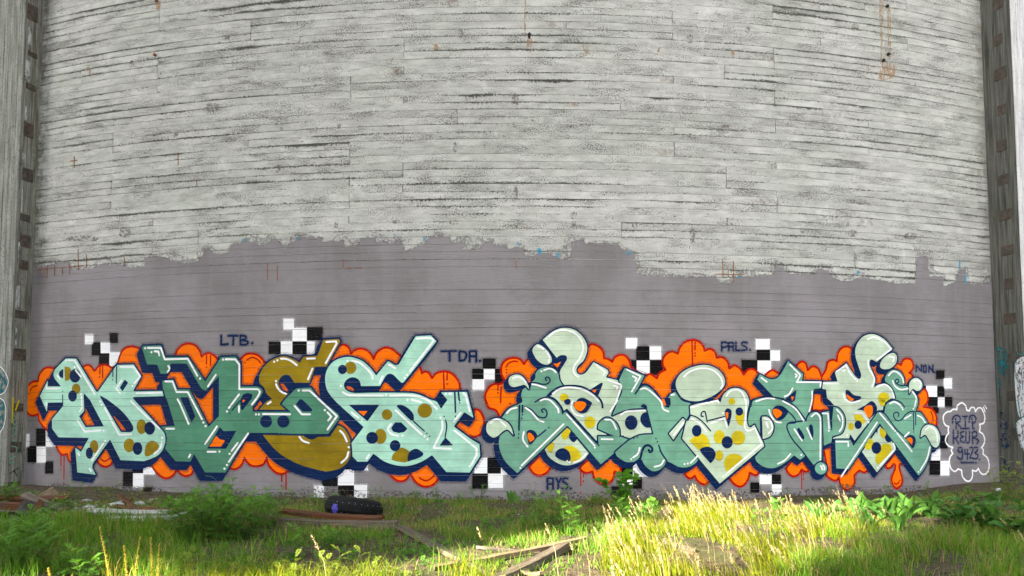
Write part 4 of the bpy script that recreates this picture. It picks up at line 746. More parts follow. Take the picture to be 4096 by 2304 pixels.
def worn(name, col, cut):
    m = NT(name); n = m.noise(m.pos(), 16, 5, .7); n0 = m.noise(m.pos(), 4, 3); b = m.n('ShaderNodeBsdfPrincipled'); m.set(b.inputs['Base Color'], m.mix(n0, col, tuple(x * .5 for x in col))); b.inputs['Roughness'].default_value = .8; b.inputs['Specular IOR Level'].default_value = .05
    t = m.n('ShaderNodeBsdfTransparent'); x = m.n('ShaderNodeMixShader'); m.set(x.inputs[0], m.math('MULTIPLY', m.step(n, cut, cut + .16), .85)); m.t.links.new(t.outputs[0], x.inputs[1]); m.t.links.new(b.outputs[0], x.inputs[2]); m.t.links.new(x.outputs[0], m.out.inputs[0]); return m.m
M['teal'] = worn('worn_teal_paint', (.02, .16, .19), .42); M['blue'] = worn('worn_blue_paint', (.015, .05, .13), .45); M['wornwhite'] = worn('worn_white_paint', (.55, .55, .56), .36)
# old paint on the piers
def pier_surfs(P):
    root, P0, t, n, PROJ = P; z = Vector((0, 0, 1))
    fr = PlaneSurf(P0 + n * (PROJ + .0005), t if t.x > 0 else -t, z)
    rt = PlaneSurf(P0 - t * .0085, n, z) if t.x > 0 else PlaneSurf(P0 - t * .0085, -n, z)
    return fr, rt
def pier_paint(P, which, items, label, name='old_graffiti'):
    root, P0, t, n, PROJ = P; fr, rt = pier_surfs(P); sf = fr if which == 'f' else rt
    if sf.n.dot(Vector((0, -1, 0))) < 0: sf = PlaneSurf(sf.o, sf.u * -1, sf.v)
    gr = empty(name, P0 + (n * PROJ if which == 'f' else n * .2)); tag(gr, label, 'graffiti'); lay = 1
    for nm, mt, kind, txt in items:
        for b in bits(txt):
            if kind[0] == 'p': R0 = poly(shape(b, sf))
            else: R0 = stroke(spline([(*sf.uv(x, y), c) for x, y, c in parse(b)], False), float(kind[1:]) * PXM)
            paint(nm, R0, M[mt], lay * 3, gr, gr, sf, .0015)
        lay += 1
pier_paint(PL, 'f', [('letter', 'teal', 'p', 's P0 -40,1465 0,1470 22,1500 30,1530 10,1570 -40,1575 | s P0 -40,1590 10,1600 20,1640 12,1700 -5,1730 -40,1735'), ('outline', 'white', 's3', 'P0 -40,1462 0,1466 25,1498 33,1532 12,1574 -40,1580 | P0 -10,1590 14,1602 24,1640 16,1702 -2,1734')], 'teal and white old graffiti on the left pier front')
pier_paint(PL, 'r', [('letter', 'yellow', 's7', 'P0 52,1590 48,1690 | P0 75,1602 62,1640'), ('letter', 'sea', 's5', 'P0 56,1660 64,1675 50,1685 60,1700 | P0 50,1715 64,1710 60,1735 48,1745 | P0 50,1760 62,1765 | P0 46,1785 66,1790 64,1812 | P0 62,1825 42,1835 40,1852 58,1850'), ('letter', 'black', 's3', 'P0 38,1895 75,1870 | P0 55,1880 70,1905')], 'yellow and green scribbled tag on the side of the left pier')
pier_paint(PR, 'r', [('patch', 'teal', 'p', 's P0 3990,1390 4020,1395 4035,1450 4025,1500 3995,1490 3984,1440 | s P0 3985,1510 4000,1520 3998,1600 3986,1590'), ('patch', 'blue', 'p', 's P0 3986,1650 4020,1655 4040,1690 4020,1725 3995,1715 | s P0 3995,1740 4030,1735 4040,1780 4010,1800 3990,1780 | s P0 3986,1830 4030,1840 4035,1890 3990,1880')], 'blurred teal and blue paint on the mossy side of the right pier')
pier_paint(PR, 'f', [('letter', 'wornwhite', 'p', 's P0 4062,1450 4120,1440 4120,1600 4080,1670 4062,1580 | s P0 4066,1690 4120,1670 4120,1800 4090,1800 4070,1740'), ('outline', 'teal', 's9', 'P0 4058,1412 4120,1425 | P0 4056,1420 4062,1500 4080,1550 4072,1600 4085,1680 | P0 4062,1690 4075,1760 4110,1820'), ('letter', 'navy', 's4', 'P0 4085,1480 4090,1560 | P0 4088,1700 4092,1750')], 'white and teal old graffiti letters on the right pier front')

# ------------------------------------------------------------------ rusted steel and holes in the wall
M['rust'] = mat_noise('rusted_steel', (.16, .055, .02), (.30, .12, .045), 30, .9)
M['hole'] = mat_noise('hole_shade_and_dark_bolt', (.012, .009, .008), (.03, .02, .015), 20, .9)
m_ = NT('rust_stain'); n_ = m_.noise(m_.vmath('MULTIPLY', m_.pos(), (30, 30, 6)), 1.3, 5, .7); n2 = m_.noise(m_.pos(), 9, 3)
b_ = m_.n('ShaderNodeBsdfPrincipled'); m_.set(b_.inputs['Base Color'], m_.mix(n_, (.32, .15, .06), (.48, .33, .19))); b_.inputs['Roughness'].default_value = .95
t_ = m_.n('ShaderNodeBsdfTransparent'); x_ = m_.n('ShaderNodeMixShader'); m_.set(x_.inputs[0], m_.math('MULTIPLY', m_.step(n_, .42, .62), .8))
m_.t.links.new(t_.outputs[0], x_.inputs[1]); m_.t.links.new(b_.outputs[0], x_.inputs[2]); m_.t.links.new(x_.outputs[0], m_.out.inputs[0]); M['stain'] = m_.m
m_ = NT('damp_stain'); n_ = m_.noise(m_.pos(), 24, 5, .7)
b_ = m_.n('ShaderNodeBsdfPrincipled'); m_.set(b_.inputs['Base Color'], m_.mix(n_, (.13, .12, .10), (.25, .22, .18))); b_.inputs['Roughness'].default_value = .95
t_ = m_.n('ShaderNodeBsdfTransparent'); x_ = m_.n('ShaderNodeMixShader'); m_.set(x_.inputs[0], m_.math('MULTIPLY', m_.step(n_, .40, .62), .7))
m_.t.links.new(t_.outputs[0], x_.inputs[1]); m_.t.links.new(b_.outputs[0], x_.inputs[2]); m_.t.links.new(x_.outputs[0], m_.out.inputs[0]); M['damp'] = m_.m
def wall_pt(px, py, d=0.0): s, z = px2wall(px, py); return Vector(wpos(np.array([s]), z, d)[0])
def rod(name, a, b, r, mat, parent, root):
    a, b = Vector(a) - Vector(root.location), Vector(b) - Vector(root.location); d = (b - a); q = d.to_track_quat('Z', 'Y'); V = []; n = 6
    for k in range(5):
        c = a + d * k / 4
        for i in range(n): V.append(c + q @ Vector((math.cos(i * math.tau / n) * r * (1 + .25 * math.sin(k * 2.1 + i)), math.sin(i * math.tau / n) * r, 0)))
    Fc = [(k * n + i, k * n + (i + 1) % n, (k + 1) * n + (i + 1) % n, (k + 1) * n + i) for k in range(4) for i in range(n)] + [tuple(range(n))[::-1], tuple(range(4 * n, 5 * n))]
    return mesh_obj(name, V, Fc, mat, parent)
def rebar(name_at, lines, label):
    root = empty('exposed_rebar', wall_pt(*name_at)); tag(root, label, 'rebar')
    for (x0, y0, x1, y1) in lines: rod('bar', wall_pt(x0, y0, .002), wall_pt(x1, y1, .002), .0055, M['rust'], root, root)
rebar((240, 1185), [(152, 1079, 335, 1062), (312, 998, 314, 1080), (346, 1020, 347, 1072), (190, 1068, 188, 1112), (220, 1062, 218, 1105), (250, 1072, 251, 1098), (160, 1072, 160, 1095), (280, 1050, 279, 1096), (497, 1030, 500, 1062)], 'rusty reinforcing grid showing through the wall beside the left pier')
rebar((2900, 1090), [(2864, 1096, 2978, 1098), (2891, 1036, 2892, 1112), (2933, 1044, 2934, 1130)], 'rusty cross-shaped reinforcing bars above the right graffiti')
rebar((1370, 1055), [(1372, 1036, 1375, 1070), (1382, 1072, 1406, 1072), (1418, 1071, 1448, 1071), (1070, 1052, 1071, 1120), (1110, 1062, 1110, 1125)], 'small rusty bar stubs in the grey paint left of the centre')
rebar((715, 640), [(712, 610, 713, 660), (297, 625, 297, 672), (280, 645, 310, 641), (786, 722, 788, 742), (2064, 1040, 2065, 1075)], 'scattered short rust bars on the bare concrete at the left')
hr = empty('tie_hole', wall_pt(2117, 140)); tag(hr, 'dark rusted hole high in the middle of the wall', 'hole')
def disc(nm, px, py, rx, ry, mat, root, d=.0035):
    s, z = px2wall(px, py); P = [wpos(np.array([s + rx * math.cos(a) * (1 + .12 * math.sin(3 * a + px))]), z + ry * math.sin(a) * (1 + .12 * math.cos(2 * a + py)), d)[0] for a in np.linspace(0, math.tau, 14, endpoint=False)]
    return mesh_obj(nm, rel(P, root), [tuple(range(14))], mat, root)
disc('hole', 2117, 143, .022, .05, M['hole'], hr)  # flat dark disc on the boards; the hole's shade is its colour
for i, (x, y) in enumerate([(3546, 27), (3550, 219), (3531, 243), (628, 4), (622, 221)]):
    r_ = empty('wall_bolt', wall_pt(x, y)); tag(r_, ['dark round bolt at the top of the right rust streak', 'upper of two dark bolts low on the right rust streak', 'lower of two dark bolts low on the right rust streak', 'rusty bolt stub at the top edge left of centre', 'small rusty bolt head at upper left'][i], 'bolt')
    p = wall_pt(x, y, .0); q = wall_pt(x, y, .03); rod('shank', p, q, .018, M['hole'], r_, r_); rod('head', wall_pt(x, y, .018), wall_pt(x, y, .032), .023, M['rust'] if i > 2 else M['hole'], r_, r_)
def stain(nm, mat, pts, d=.0038):
    """flat mark on the boards, cut along facets"""
    return paint(nm, poly(shape(pts)), mat, 20, SILO, SILO, WALL, d - .0024)
for tx in ('s P0 3516,0 3532,0 3530,150 3524,250 3520,140', 's P0 3550,40 3560,30 3562,240 3552,235', 's P0 3514,250 3560,255 3585,268 3570,310 3520,318', 's P0 2098,0 2104,0 2102,150 2097,120', 's P0 2108,155 2126,155 2130,200 2112,210', 's P0 620,5 640,5 642,30 632,45', 's P0 3486,190 3500,188 3500,200 3488,200', 's P0 3465,268 3480,272 3478,285 3466,280', 's P0 2330,180 2355,185 2358,210 2342,215', 's P0 1735,178 1750,180 1752,200 1738,205', 's P0 350,268 362,275 366,300 356,300', 's P0 2925,205 2938,210 2936,235 2928,232', 's P0 2630,190 2640,195 2636,210 2628,205', 's P0 2288,412 2310,410 2312,425 2290,425'):
    stain('rust_stain', M['stain'], tx)
for (x, y, a, b) in [(2060, 400, 28, 52), (855, 430, 70, 32), (330, 955, 130, 22), (500, 930, 45, 40), (2062, 498, 24, 22), (2295, 860, 26, 36), (2295, 895, 18, 20), (1345, 900, 18, 24), (1580, 890, 18, 16), (1815, 890, 36, 18), (3640, 945, 50, 26), (3590, 945, 26, 22), (3410, 935, 36, 26), (3210, 925, 16, 22), (3390, 900, 16, 20), (2540, 900, 26, 22), (1112, 675, 22, 32), (1595, 290, 32, 26), (1842, 135, 22, 34), (2760, 155, 24, 36), (2990, 120, 20, 22), (3420, 110, 30, 30), (2900, 505, 30, 20), (526, 255, 20, 26), (705, 540, 18, 24), (1126, 515, 12, 14), (1356, 505, 16, 22), (140, 840, 26, 40), (905, 152, 30, 22), (2770, 940, 22, 60), (3420, 1040, 12, 60), (2064, 770, 14, 60), (1820, 590, 14, 45)]:
    stain('damp_stain', M['damp'], f's P0 {x-a/2},{y} {x-a/3},{y-b/2.2} {x+a/4},{y-b/2} {x+a/2},{y-b/6} {x+a/2.4},{y+b/2.4} {x-a/8},{y+b/2} {x-a/2.2},{y+b/3}')
dab = [(980, 960, 6, 12), (1192, 955, 6, 14), (1580, 942, 4, 14), (1698, 956, 5, 22), (2070, 975, 7, 10), (2158, 1005, 14, 22), (2232, 1020, 7, 22), (2515, 1012, 14, 12), (3432, 1090, 8, 14), (3838, 1060, 5, 40), (3862, 1115, 6, 40), (2955, 1107, 10, 8)]
for (x, y, a, b) in dab: stain('cyan_dab', M['cyan'], f's P0 {x-a/2},{y-b/2} {x+a/2},{y-b/2.4} {x+a/2.6},{y+b/2} {x-a/2},{y+b/2.4}')
for tx in ('P0 1535,2003 1625,2005 1622,2014 1534,2012', 'P0 3232,2000 3330,1998 3330,2008 3234,2010', 'P0 2920,1994 2940,1994 2940,2002 2920,2002'): stain('cyan_dab', M['cyan'], 's ' + tx)

# ================================================================== unseen block added behind the camera: its opening shapes the sun patch
A2 = Vector((math.sin(SUN_AZ), math.cos(SUN_AZ), 0)); P2 = Vector((math.cos(SUN_AZ), -math.sin(SUN_AZ), 0)); A0 = -14.0
M['render'] = mat_noise('grey_render', (.30, .30, .29), (.42, .42, .40), 3, .9)
OB = empty('added_sun_blocker', A2 * A0 + P2 * -3); tag(OB, 'unseen grey rendered block with a high opening, added behind the camera to shape the sunlight', 'light_blocker')
def oslab(nm, p0, p1, z0, z1, a0=0.0, a1=.7):
    bm = bmesh.new(); vs_ = [bm.verts.new(P2 * (p + 3) + A2 * a + Vector((0, 0, z))) for p in (p0, p1) for a in (a0, a1) for z in (z0, z1)]
    for f in ((0, 1, 3, 2), (4, 6, 7, 5), (0, 4, 5, 1), (2, 3, 7, 6), (0, 2, 6, 4), (1, 5, 7, 3)): bm.faces.new([vs_[i] for i in f])
    bmesh.ops.recalc_face_normals(bm, faces=bm.faces[:]); return bm_obj(nm, bm, M['render'], OB)
TE = math.tan(SUN_EL)
def hz(a): return (a - A0) * TE
LIT_FAR, LIT_NEAR = 9.3, 2.25
oslab('wall', -17, -5.4, -.5, 22); oslab('wall', -1.7, 7, -.5, 22); oslab('lintel', -5.4, -4.2, hz(LIT_NEAR), 22); oslab('lintel', -4.2, -1.7, hz(LIT_FAR), 22); oslab('coping', -17.2, 7.2, 22, 22.3, -.1, .8)
# ================================================================== ground
_gn = np.random.default_rng(8).uniform(-1, 1, (64, 64))
def vnoise(x, y, sc):
    fx, fy = np.asarray(x) / sc, np.asarray(y) / sc; ix, iy = np.floor(fx).astype(int), np.floor(fy).astype(int); tx, ty = fx - ix, fy - iy
    tx = tx * tx * (3 - 2 * tx); ty = ty * ty * (3 - 2 * ty); g = lambda a, b: _gn[a % 64, b % 64]
    return (g(ix, iy) * (1 - tx) + g(ix + 1, iy) * tx) * (1 - ty) + (g(ix, iy + 1) * (1 - tx) + g(ix + 1, iy + 1) * tx) * ty
def sst(x, a, b): t = np.clip((np.asarray(x, float) - a) / (b - a), 0, 1); return t * t * (3 - 2 * t)
def gz(x, y):
    x = np.asarray(x, float); y = np.asarray(y, float)
    near = sst(np.hypot(x, y), 26, 13)
    z = .035 * vnoise(x, y, 1.3) + .02 * vnoise(x + 9, y, .45) + .008 * vnoise(x, y + 5, .17)
    z = z + .13 * sst(x, 4.3, 7.0) * sst(y, 7.5, 10.3) + .06 * sst(x, -3.5, -6) * sst(y, 7.8, 9.6)
    z = z + .05 * np.exp(-((x + 2.6)**2 / .5 + (y - 4.75)**2 / .15))
    return z * near
m_ = NT('soil'); P = m_.pos(); n1 = m_.noise(P, 1.4, 5, .6); n2 = m_.noise(P, 14, 5, .7); n3 = m_.noise(m_.vmath('MULTIPLY', P, (22, 60, 1)), 1.5, 4, .7, .6); n4 = m_.noise(P, 45, 4, .75)
c_ = m_.mix(m_.step(n2, .35, .65), (.045, .032, .022), (.13, .098, .068)); c_ = m_.mix(m_.math('MULTIPLY', m_.step(n1, .45, .6), .55), c_, (.055, .075, .022))
c_ = m_.mix(m_.math('MULTIPLY', m_.step(n3, .60, .68), .6), c_, (.28, .22, .13)); c_ = m_.mix(m_.math('MULTIPLY', m_.step(n4, .64, .7), .7), c_, (.30, .28, .25))
m_.pbr(c_, .95, m_.bump(m_.math('ADD', n2, n4), .8, .03), .1); M['soil'] = m_.m
xs = np.concatenate([np.linspace(-70, -15, 8), np.arange(-14, 14.01, .1), np.linspace(15, 70, 8)]); ys = np.concatenate([np.linspace(-60, 0, 10), np.arange(1, 12.6, .1), np.linspace(14, 70, 6)])
GX, GY = np.meshgrid(xs, ys); V = np.stack([GX, GY, gz(GX, GY)], -1).reshape(-1, 3); nx = len(xs)
idx = np.arange(len(V)).reshape(len(ys), nx); q = np.stack([idx[:-1, :-1], idx[:-1, 1:], idx[1:, 1:], idx[1:, :-1]], -1).reshape(-1, 4)
T = np.concatenate([q[:, [0, 1, 2]], q[:, [0, 2, 3]]]); g = tri_obj('ground', V, T, M['soil']); g.data.polygons.foreach_set('use_smooth', [True] * len(g.data.polygons)); tag(g, kind='structure')
def G(px, py):
    p = px2ground(px, py)
    for _ in range(3): p = px2ground(px, py, float(gz(p.x, p.y)))
    return p

# ================================================================== planks, tyre, rubble
def mat_wood(name, a, b, edge):
    m = NT(name); o = m.obj(); r = m.math('MULTIPLY', m.rand(), 40.0)
    v = m.vmath('ADD', m.vmath('MULTIPLY', o, (1.2, 22, 22)), m.comb(r, r, r)); n = m.noise(v, 1.6, 5, .65, .5); n2 = m.noise(m.vmath('ADD', o, m.comb(r, 0.0, 0.0)), 5, 4, .65)
    c = m.mix(m.step(n, .3, .7), a, b); c = m.mix(m.math('MULTIPLY', m.step(n2, .48, .66), .75), c, edge)
    m.pbr(c, .85, m.bump(n, .6, .006), .2); return m.m
M['wood_red'] = mat_wood('red_brown_wood', (.045, .018, .008), (.15, .055, .02), (.06, .045, .034))
M['wood_grey'] = mat_wood('weathered_wood', (.05, .041, .031), (.15, .122, .09), (.085, .05, .028))
M['wood_pale'] = mat_wood('split_pale_wood', (.11, .08, .048), (.26, .195, .115), (.07, .05, .035))
M['wood_white'] = mat_wood('white_painted_board', (.24, .24, .23), (.42, .42, .40), (.16, .14, .12))
M['wood_dark'] = mat_wood('dark_rotten_board', (.022, .018, .016), (.07, .055, .045), (.12, .11, .10))
def plank(label, a, b, wd, th, mat, za=0.0, zb=0.0, roll=0, taper=0.0, group=None):
    pa, pb = G(*a), G(*b); pa.z += za + th / 2; pb.z += zb + th / 2; d = pb - pa; L = d.length; n = 14; bm = bmesh.new(); pr = random.Random(hash(label) % 1000 if False else len(label) * 7 + int(a[0]))
    rows = []
    for i in range(n + 1):
        t = i / n; x = (t - .5) * L; e = (pr.uniform(-.03, .03) if i in (0, n) else 0)
        w2 = wd / 2 * (1 - taper * t) + pr.uniform(-.0025, .0025); h2 = th / 2 + pr.uniform(-.0015, .0015); sag = -.012 * math.sin(math.pi * t) * pr.uniform(.8, 1.2)
        ring_ = []
        for (sy, sz) in ((-1, -1), (1, -1), (1, 1), (-1, 1)):
            ring_.append(bm.verts.new((x + e * (1 if sy > 0 else -.6), sy * w2, sz * h2 + sag)))
        rows.append(ring_)
    for r0, r1 in zip(rows[:-1], rows[1:]):
        for k in range(4): bm.faces.new((r0[k], r0[(k + 1) % 4], r1[(k + 1) % 4], r1[k]))
    bm.faces.new(rows[0]); bm.faces.new(rows[-1]); bmesh.ops.recalc_face_normals(bm, faces=bm.faces[:])
    o = bm_obj('plank', bm, M[mat]); o.location = (pa + pb) / 2
    q = d.to_track_quat('X', 'Z'); o.rotation_mode = 'QUATERNION'; o.rotation_quaternion = q @ Matrix.Rotation(R_(roll), 4, 'X').to_quaternion()
    return tag(o, label, 'plank', group)
PK = 'discarded planks on the ground'
plank('red-brown plank lying in front of the tyre', (1125, 2082), (1520, 2104), .10, .035, 'wood_red', .08, .06, 8, group=PK)
plank('grey weathered beam with an orange cut end, under the red-brown plank', (1120, 2108), (1592, 2122), .10, .10, 'wood_grey', -.012, -.012, 4, group=PK)
plank('long grey-brown plank running diagonally from the beam end to the foreground', (1600, 2122), (2060, 2345), .11, .03, 'wood_grey', .02, .0, -10, group=PK)
plank('pale splintered lath lying across the diagonal plank', (1735, 2284), (2345, 2180), .05, .03, 'wood_pale', .01, .04, 10, .3, PK)
plank('brown board end lying under the pale lath', (1840, 2268), (2060, 2360), .13, .025, 'wood_red', .0, .0, 0, group=PK)
plank('thick grey beam with a sunlit edge at the bottom centre', (1995, 2330), (2262, 2204), .10, .055, 'wood_grey', -.01, .02, -6, group=PK)
plank('dark rotten board half hidden in the grass behind the pale lath', (1915, 2196), (2180, 2212), .12, .025, 'wood_dark', .0, .0, -12, group=PK)
plank('short splintered slat at the bottom edge beside the thick beam', (2085, 2302), (2165, 2310), .06, .02, 'wood_pale', .02, .02, 0, .5, PK)
plank('small brown board sticking out of the weeds right of the centre', (2628, 2092), (2672, 2062), .09, .025, 'wood_grey', .0, .06, 30, group=PK)
plank('weathered board half covered by the sunlit grass', (2650, 2190), (2780, 2215), .09, .02, 'wood_grey', .03, .0, 25, group=PK)
plank('long white board lying in the rubble left of the bush', (350, 2068), (665, 2076), .09, .03, 'wood_white', .05, .05, 20, group=PK)
plank('second white board beside the bush, nearer the grass', (430, 2090), (700, 2090), .08, .03, 'wood_white', .03, .04, 10, group=PK)
plank('rusty brown board behind the long white board', (470, 2052), (705, 2066), .07, .04, 'wood_red', .05, .04, -30, group=PK)
plank('short brown slat leaning on the rubble, left end low', (425, 2050), (520, 2022), .06, .02, 'wood_red', .02, .06, 10, group=PK)
plank('short brown slat leaning on the rubble, right end low', (480, 2016), (545, 2040), .05, .02, 'wood_red', .09, .03, -15, group=PK)
plank('long brown board at the left edge below the pier', (-60, 2010), (262, 2022), .10, .03, 'wood_red', .05, .07, 20, group=PK)
plank('grey board slanting down to the right from the pile', (95, 2015), (255, 2052), .10, .03, 'wood_grey', .09, .02, 20, group=PK)
plank('dark brown beam at the left edge of the frame', (-80, 2042), (125, 2050), .12, .08, 'wood_red', .03, .03, 0, group=PK)
plank('lower dark board of the pile at the left edge', (-60, 2072), (110, 2082), .22, .02, 'wood_dark', .05, .03, -35, group=PK)
plank('grey panel scrap leaning in the pile near the left grass', (70, 2098), (130, 2048), .18, .02, 'wood_dark', .01, .1, 25, group=PK)
plank('brown board end standing up in the pile', (112, 2104), (165, 2044), .07, .025, 'wood_red', .0, .1, 30, group=PK)
plank('pale board end tilted up at the foot of the wall by the pier', (172, 2006), (222, 1992), .15, .02, 'wood_pale', .02, .07, 42, group=PK)
# tyre
M['rubber'] = mat_noise('tyre_rubber', (.004, .004, .0045), (.009, .009, .0095), 20, .6, (.018, .017, .016), (.62, .72), bump=.25, spec=.15)
M['stud'] = mat_noise('steel_stud', (.35, .35, .36), (.5, .5, .5), 20, .4)
M['violet'] = mat_noise('violet_paint', (.06, .05, .35), (.10, .09, .5), 30, .6)
tp = G(1402, 2084); TY = empty('car_tyre', (tp.x * 1.03, tp.y + .32, tp.z - .005)); tag(TY, 'old black studded car tyre lying flat in front of the left graffiti', 'tyre')
TY.rotation_euler = (R_(-3), R_(9), R_(20))
prof = [(.195, .03), (.20, .005), (.235, -.002), (.268, .006), (.285, .022), (.302, .05), (.310, .08), (.310, .13), (.302, .16), (.285, .188), (.268, .204), (.235, .212), (.20, .205), (.195, .18), (.20, .15), (.27, .13), (.28, .105), (.27, .08), (.20, .06)]
n = 56; V = []; Fc = []; m = len(prof)
for i in range(n):
    a = i * math.tau / n
    for r, z in prof: V.append((r * math.cos(a), r * math.sin(a), z))
for i in range(n):
    for k in range(m): Fc.append((i * m + k, ((i + 1) % n) * m + k, ((i + 1) % n) * m + (k + 1) % m, i * m + (k + 1) % m))
mesh_obj('carcass', V, Fc, M['rubber'], TY, True)
def tread_block(a0, a1, z0, z1, sk, V, Fc):
    b = len(V)
    for r in (.300, .3215):
        for (a, z) in ((a0, z0), (a1, z0), (a1 + sk, z1), (a0 + sk, z1)): V.append(((r - .034 * abs((z - .105) / .085)**2.6) * math.cos(a), (r - .034 * abs((z - .105) / .085)**2.6) * math.sin(a), z))
    Fc += [(b + 4, b + 5, b + 6, b + 7), (b, b + 1, b + 5, b + 4), (b + 1, b + 2, b + 6, b + 5), (b + 2, b + 3, b + 7, b + 6), (b + 3, b, b + 4, b + 7)]
V = []; Fc = []; SV = []; SF = []
for k in range(58):
    a = k * math.tau / 58; da = math.tau / 58 * .76
    tread_block(a, a + da, .022, .072, .05, V, Fc); tread_block(a + .03, a + .03 + da, .080, .128, 0.02, V, Fc); tread_block(a + .05, a + .05 + da, .136, .188, -.05, V, Fc)
    if k % 2 == 0:
        for zz in (.05, .16):
            aa = a + .04; c = Vector((.3130 * math.cos(aa), .3130 * math.sin(aa), zz)); tt = Vector((-math.sin(aa), math.cos(aa), 0)) * .004; b = len(SV)
            SV += [c + tt, c + Vector((0, 0, .004)), c - tt, c - Vector((0, 0, .004)), c * 1.0 + Vector((math.cos(aa), math.sin(aa), 0)) * .002]; SF += [(b, b + 1, b + 4), (b + 1, b + 2, b + 4), (b + 2, b + 3, b + 4), (b + 3, b, b + 4)]
tr_ = mesh_obj('tread', V, Fc, M['rubber'], TY); mesh_obj('studs', SV, SF, M['stud'], tr_)
V = []; Fc = []
for k, (a, z) in enumerate([(-2.15 + i * .045, .05 + j * .034) for i in range(6) for j in range(3) if not (i in (0, 5) and j != 1)]):
    aa = a - R_(20); b = len(V); da, dz = .021, .0155
    for (x, y) in ((-da, -dz), (da, -dz), (da, dz), (-da, dz)): rr = .3235 - .034 * abs((z + y - .105) / .085)**2.6; V.append((rr * math.cos(aa + x), rr * math.sin(aa + x), z + y))
    Fc.append((b, b + 1, b + 2, b + 3))
mesh_obj('paint_mark', V, Fc, M['violet'], TY)
# rubble
M['rubble'] = mat_noise('plaster_rubble', (.22, .22, .21), (.46, .46, .45), 14, .9, (.2, .18, .16), (.6, .7))
def stone_bm(r, sd):
    bm = bmesh.new(); bmesh.ops.create_icosphere(bm, subdivisions=1, radius=1); pr = random.Random(sd); k = (pr.uniform(.7, 1.3), pr.uniform(.6, 1.1), pr.uniform(.35, .65))
    for v in bm.verts: v.co = Vector((v.co.x * k[0], v.co.y * k[1], v.co.z * k[2])) * r * pr.uniform(.75, 1.15)
    return bm
def scatter_stones(name, n, region, rmin, rmax, mat, label, cat, seed):
    pr = random.Random(seed); V = []; T = []; dens = 0
    while dens < n:
        px, py = pr.uniform(region[0], region[1]), pr.uniform(region[2], region[3]); p = G(px, py); dens += 1
        bm = stone_bm(rmin + (rmax - rmin) * pr.random()**3, pr.random()); rz = Matrix.Rotation(pr.uniform(0, 6.3), 3, 'Z'); b = len(V); bm.verts.index_update()
        V += [(rz @ v.co) + p for v in bm.verts]; T += [[b + v.index for v in f.verts] for f in bm.faces]; bm.free()
    o = tri_obj(name, np.array([tuple(v) for v in V]), np.array(T), mat); return tag(o, label, cat, kind='stuff')
scatter_stones('plaster_rubble', 520, (60, 740, 1998, 2070), .006, .05, M['rubble'], 'white plaster rubble scattered below the left graffiti', 'rubble', 5)
scatter_stones('gravel', 500, (900, 4000, 2000, 2090), .004, .014, M['rubble'], 'pale grit along the foot of the wall', 'gravel', 6)
for i, (x, y, r, lb) in enumerate([(470, 2030, .11, 'large white plaster lump below the left graffiti'), (430, 2046, .08, 'white plaster lump with a slat leaning on it'), (560, 2020, .07, 'white plaster lump nearest the bush'), (355, 2036, .075, 'flat white plaster chunk beside the plank pile'), (3990, 1962, .06, 'grey concrete lump in the corner by the right pier')]):
    bm = stone_bm(r, i + 3); bmesh.ops.subdivide_edges(bm, edges=bm.edges[:], cuts=1); pr = random.Random(i)
    for v in bm.verts: v.co *= pr.uniform(.94, 1.06)
    o = bm_obj('plaster_lump', bm, M['rubble']); p = G(x, y); o.location = (p.x, p.y, p.z + r * .2); tag(o, lb, 'rubble', 'plaster lumps')

# ================================================================== vegetation
def blades(P, h, w, face, ldir, lean, tint):
    """grass: base pair, mid pair, tip"""
    N = len(P); fx, fy = np.cos(face) * w / 2, np.sin(face) * w / 2; lx, ly = np.cos(ldir) * lean, np.sin(ldir) * lean
    V = np.zeros((N, 5, 3)); V[:, 0] = P - np.stack([fx, fy, 0 * fx], -1); V[:, 1] = P + np.stack([fx, fy, 0 * fx], -1)
    mid = P + np.stack([lx * .33, ly * .33, h * .58], -1); V[:, 2] = mid - np.stack([fx, fy, 0 * fx], -1) * .8; V[:, 3] = mid + np.stack([fx, fy, 0 * fx], -1) * .8
    V[:, 4] = P + np.stack([lx, ly, h * np.sqrt(np.clip(1 - (lean / np.maximum(h, 1e-3))**2 * .5, .3, 1))], -1)
    b = (np.arange(N) * 5)[:, None, None]; T = b + np.array([[0, 1, 3], [0, 3, 2], [2, 3, 4]])[None]
    return V.reshape(-1, 3), T.reshape(-1, 3), np.repeat(tint, 5)
def pnpoly(x, y, pl):
    pl = np.array(pl, float); return inside(np.asarray(x), np.asarray(y), pl)
def wall_y(x): return DW + RW - np.sqrt(RW**2 - np.clip(x, -12, 12)**2)
def scatter(region, dens, clump=.0, cs=.35):
    """ground points whose photo position falls inside the pixel polygon"""
    pl = np.array(region, float); c = [px2ground(x, y) for x, y in region]; x0, x1 = min(p.x for p in c), max(p.x for p in c); y0, y1 = min(p.y for p in c), max(p.y for p in c)
    y1 = min(y1, 10.9); N = int(dens * (x1 - x0) * (y1 - y0)); X = rng.uniform(x0, x1, N); Y = rng.uniform(y0, y1, N)
    px, py = proj(X, Y, 0 * X); k = pnpoly(px, py, pl) & (Y < wall_y(X) - .03)
    if clump: k &= rng.uniform(0, 1, N) < np.clip(.5 + clump * vnoise(X + 3.7, Y, cs) * 1.6, .02, 1)
    X, Y = X[k], Y[k]; return np.stack([X, Y, gz(X, Y) - .005], -1)
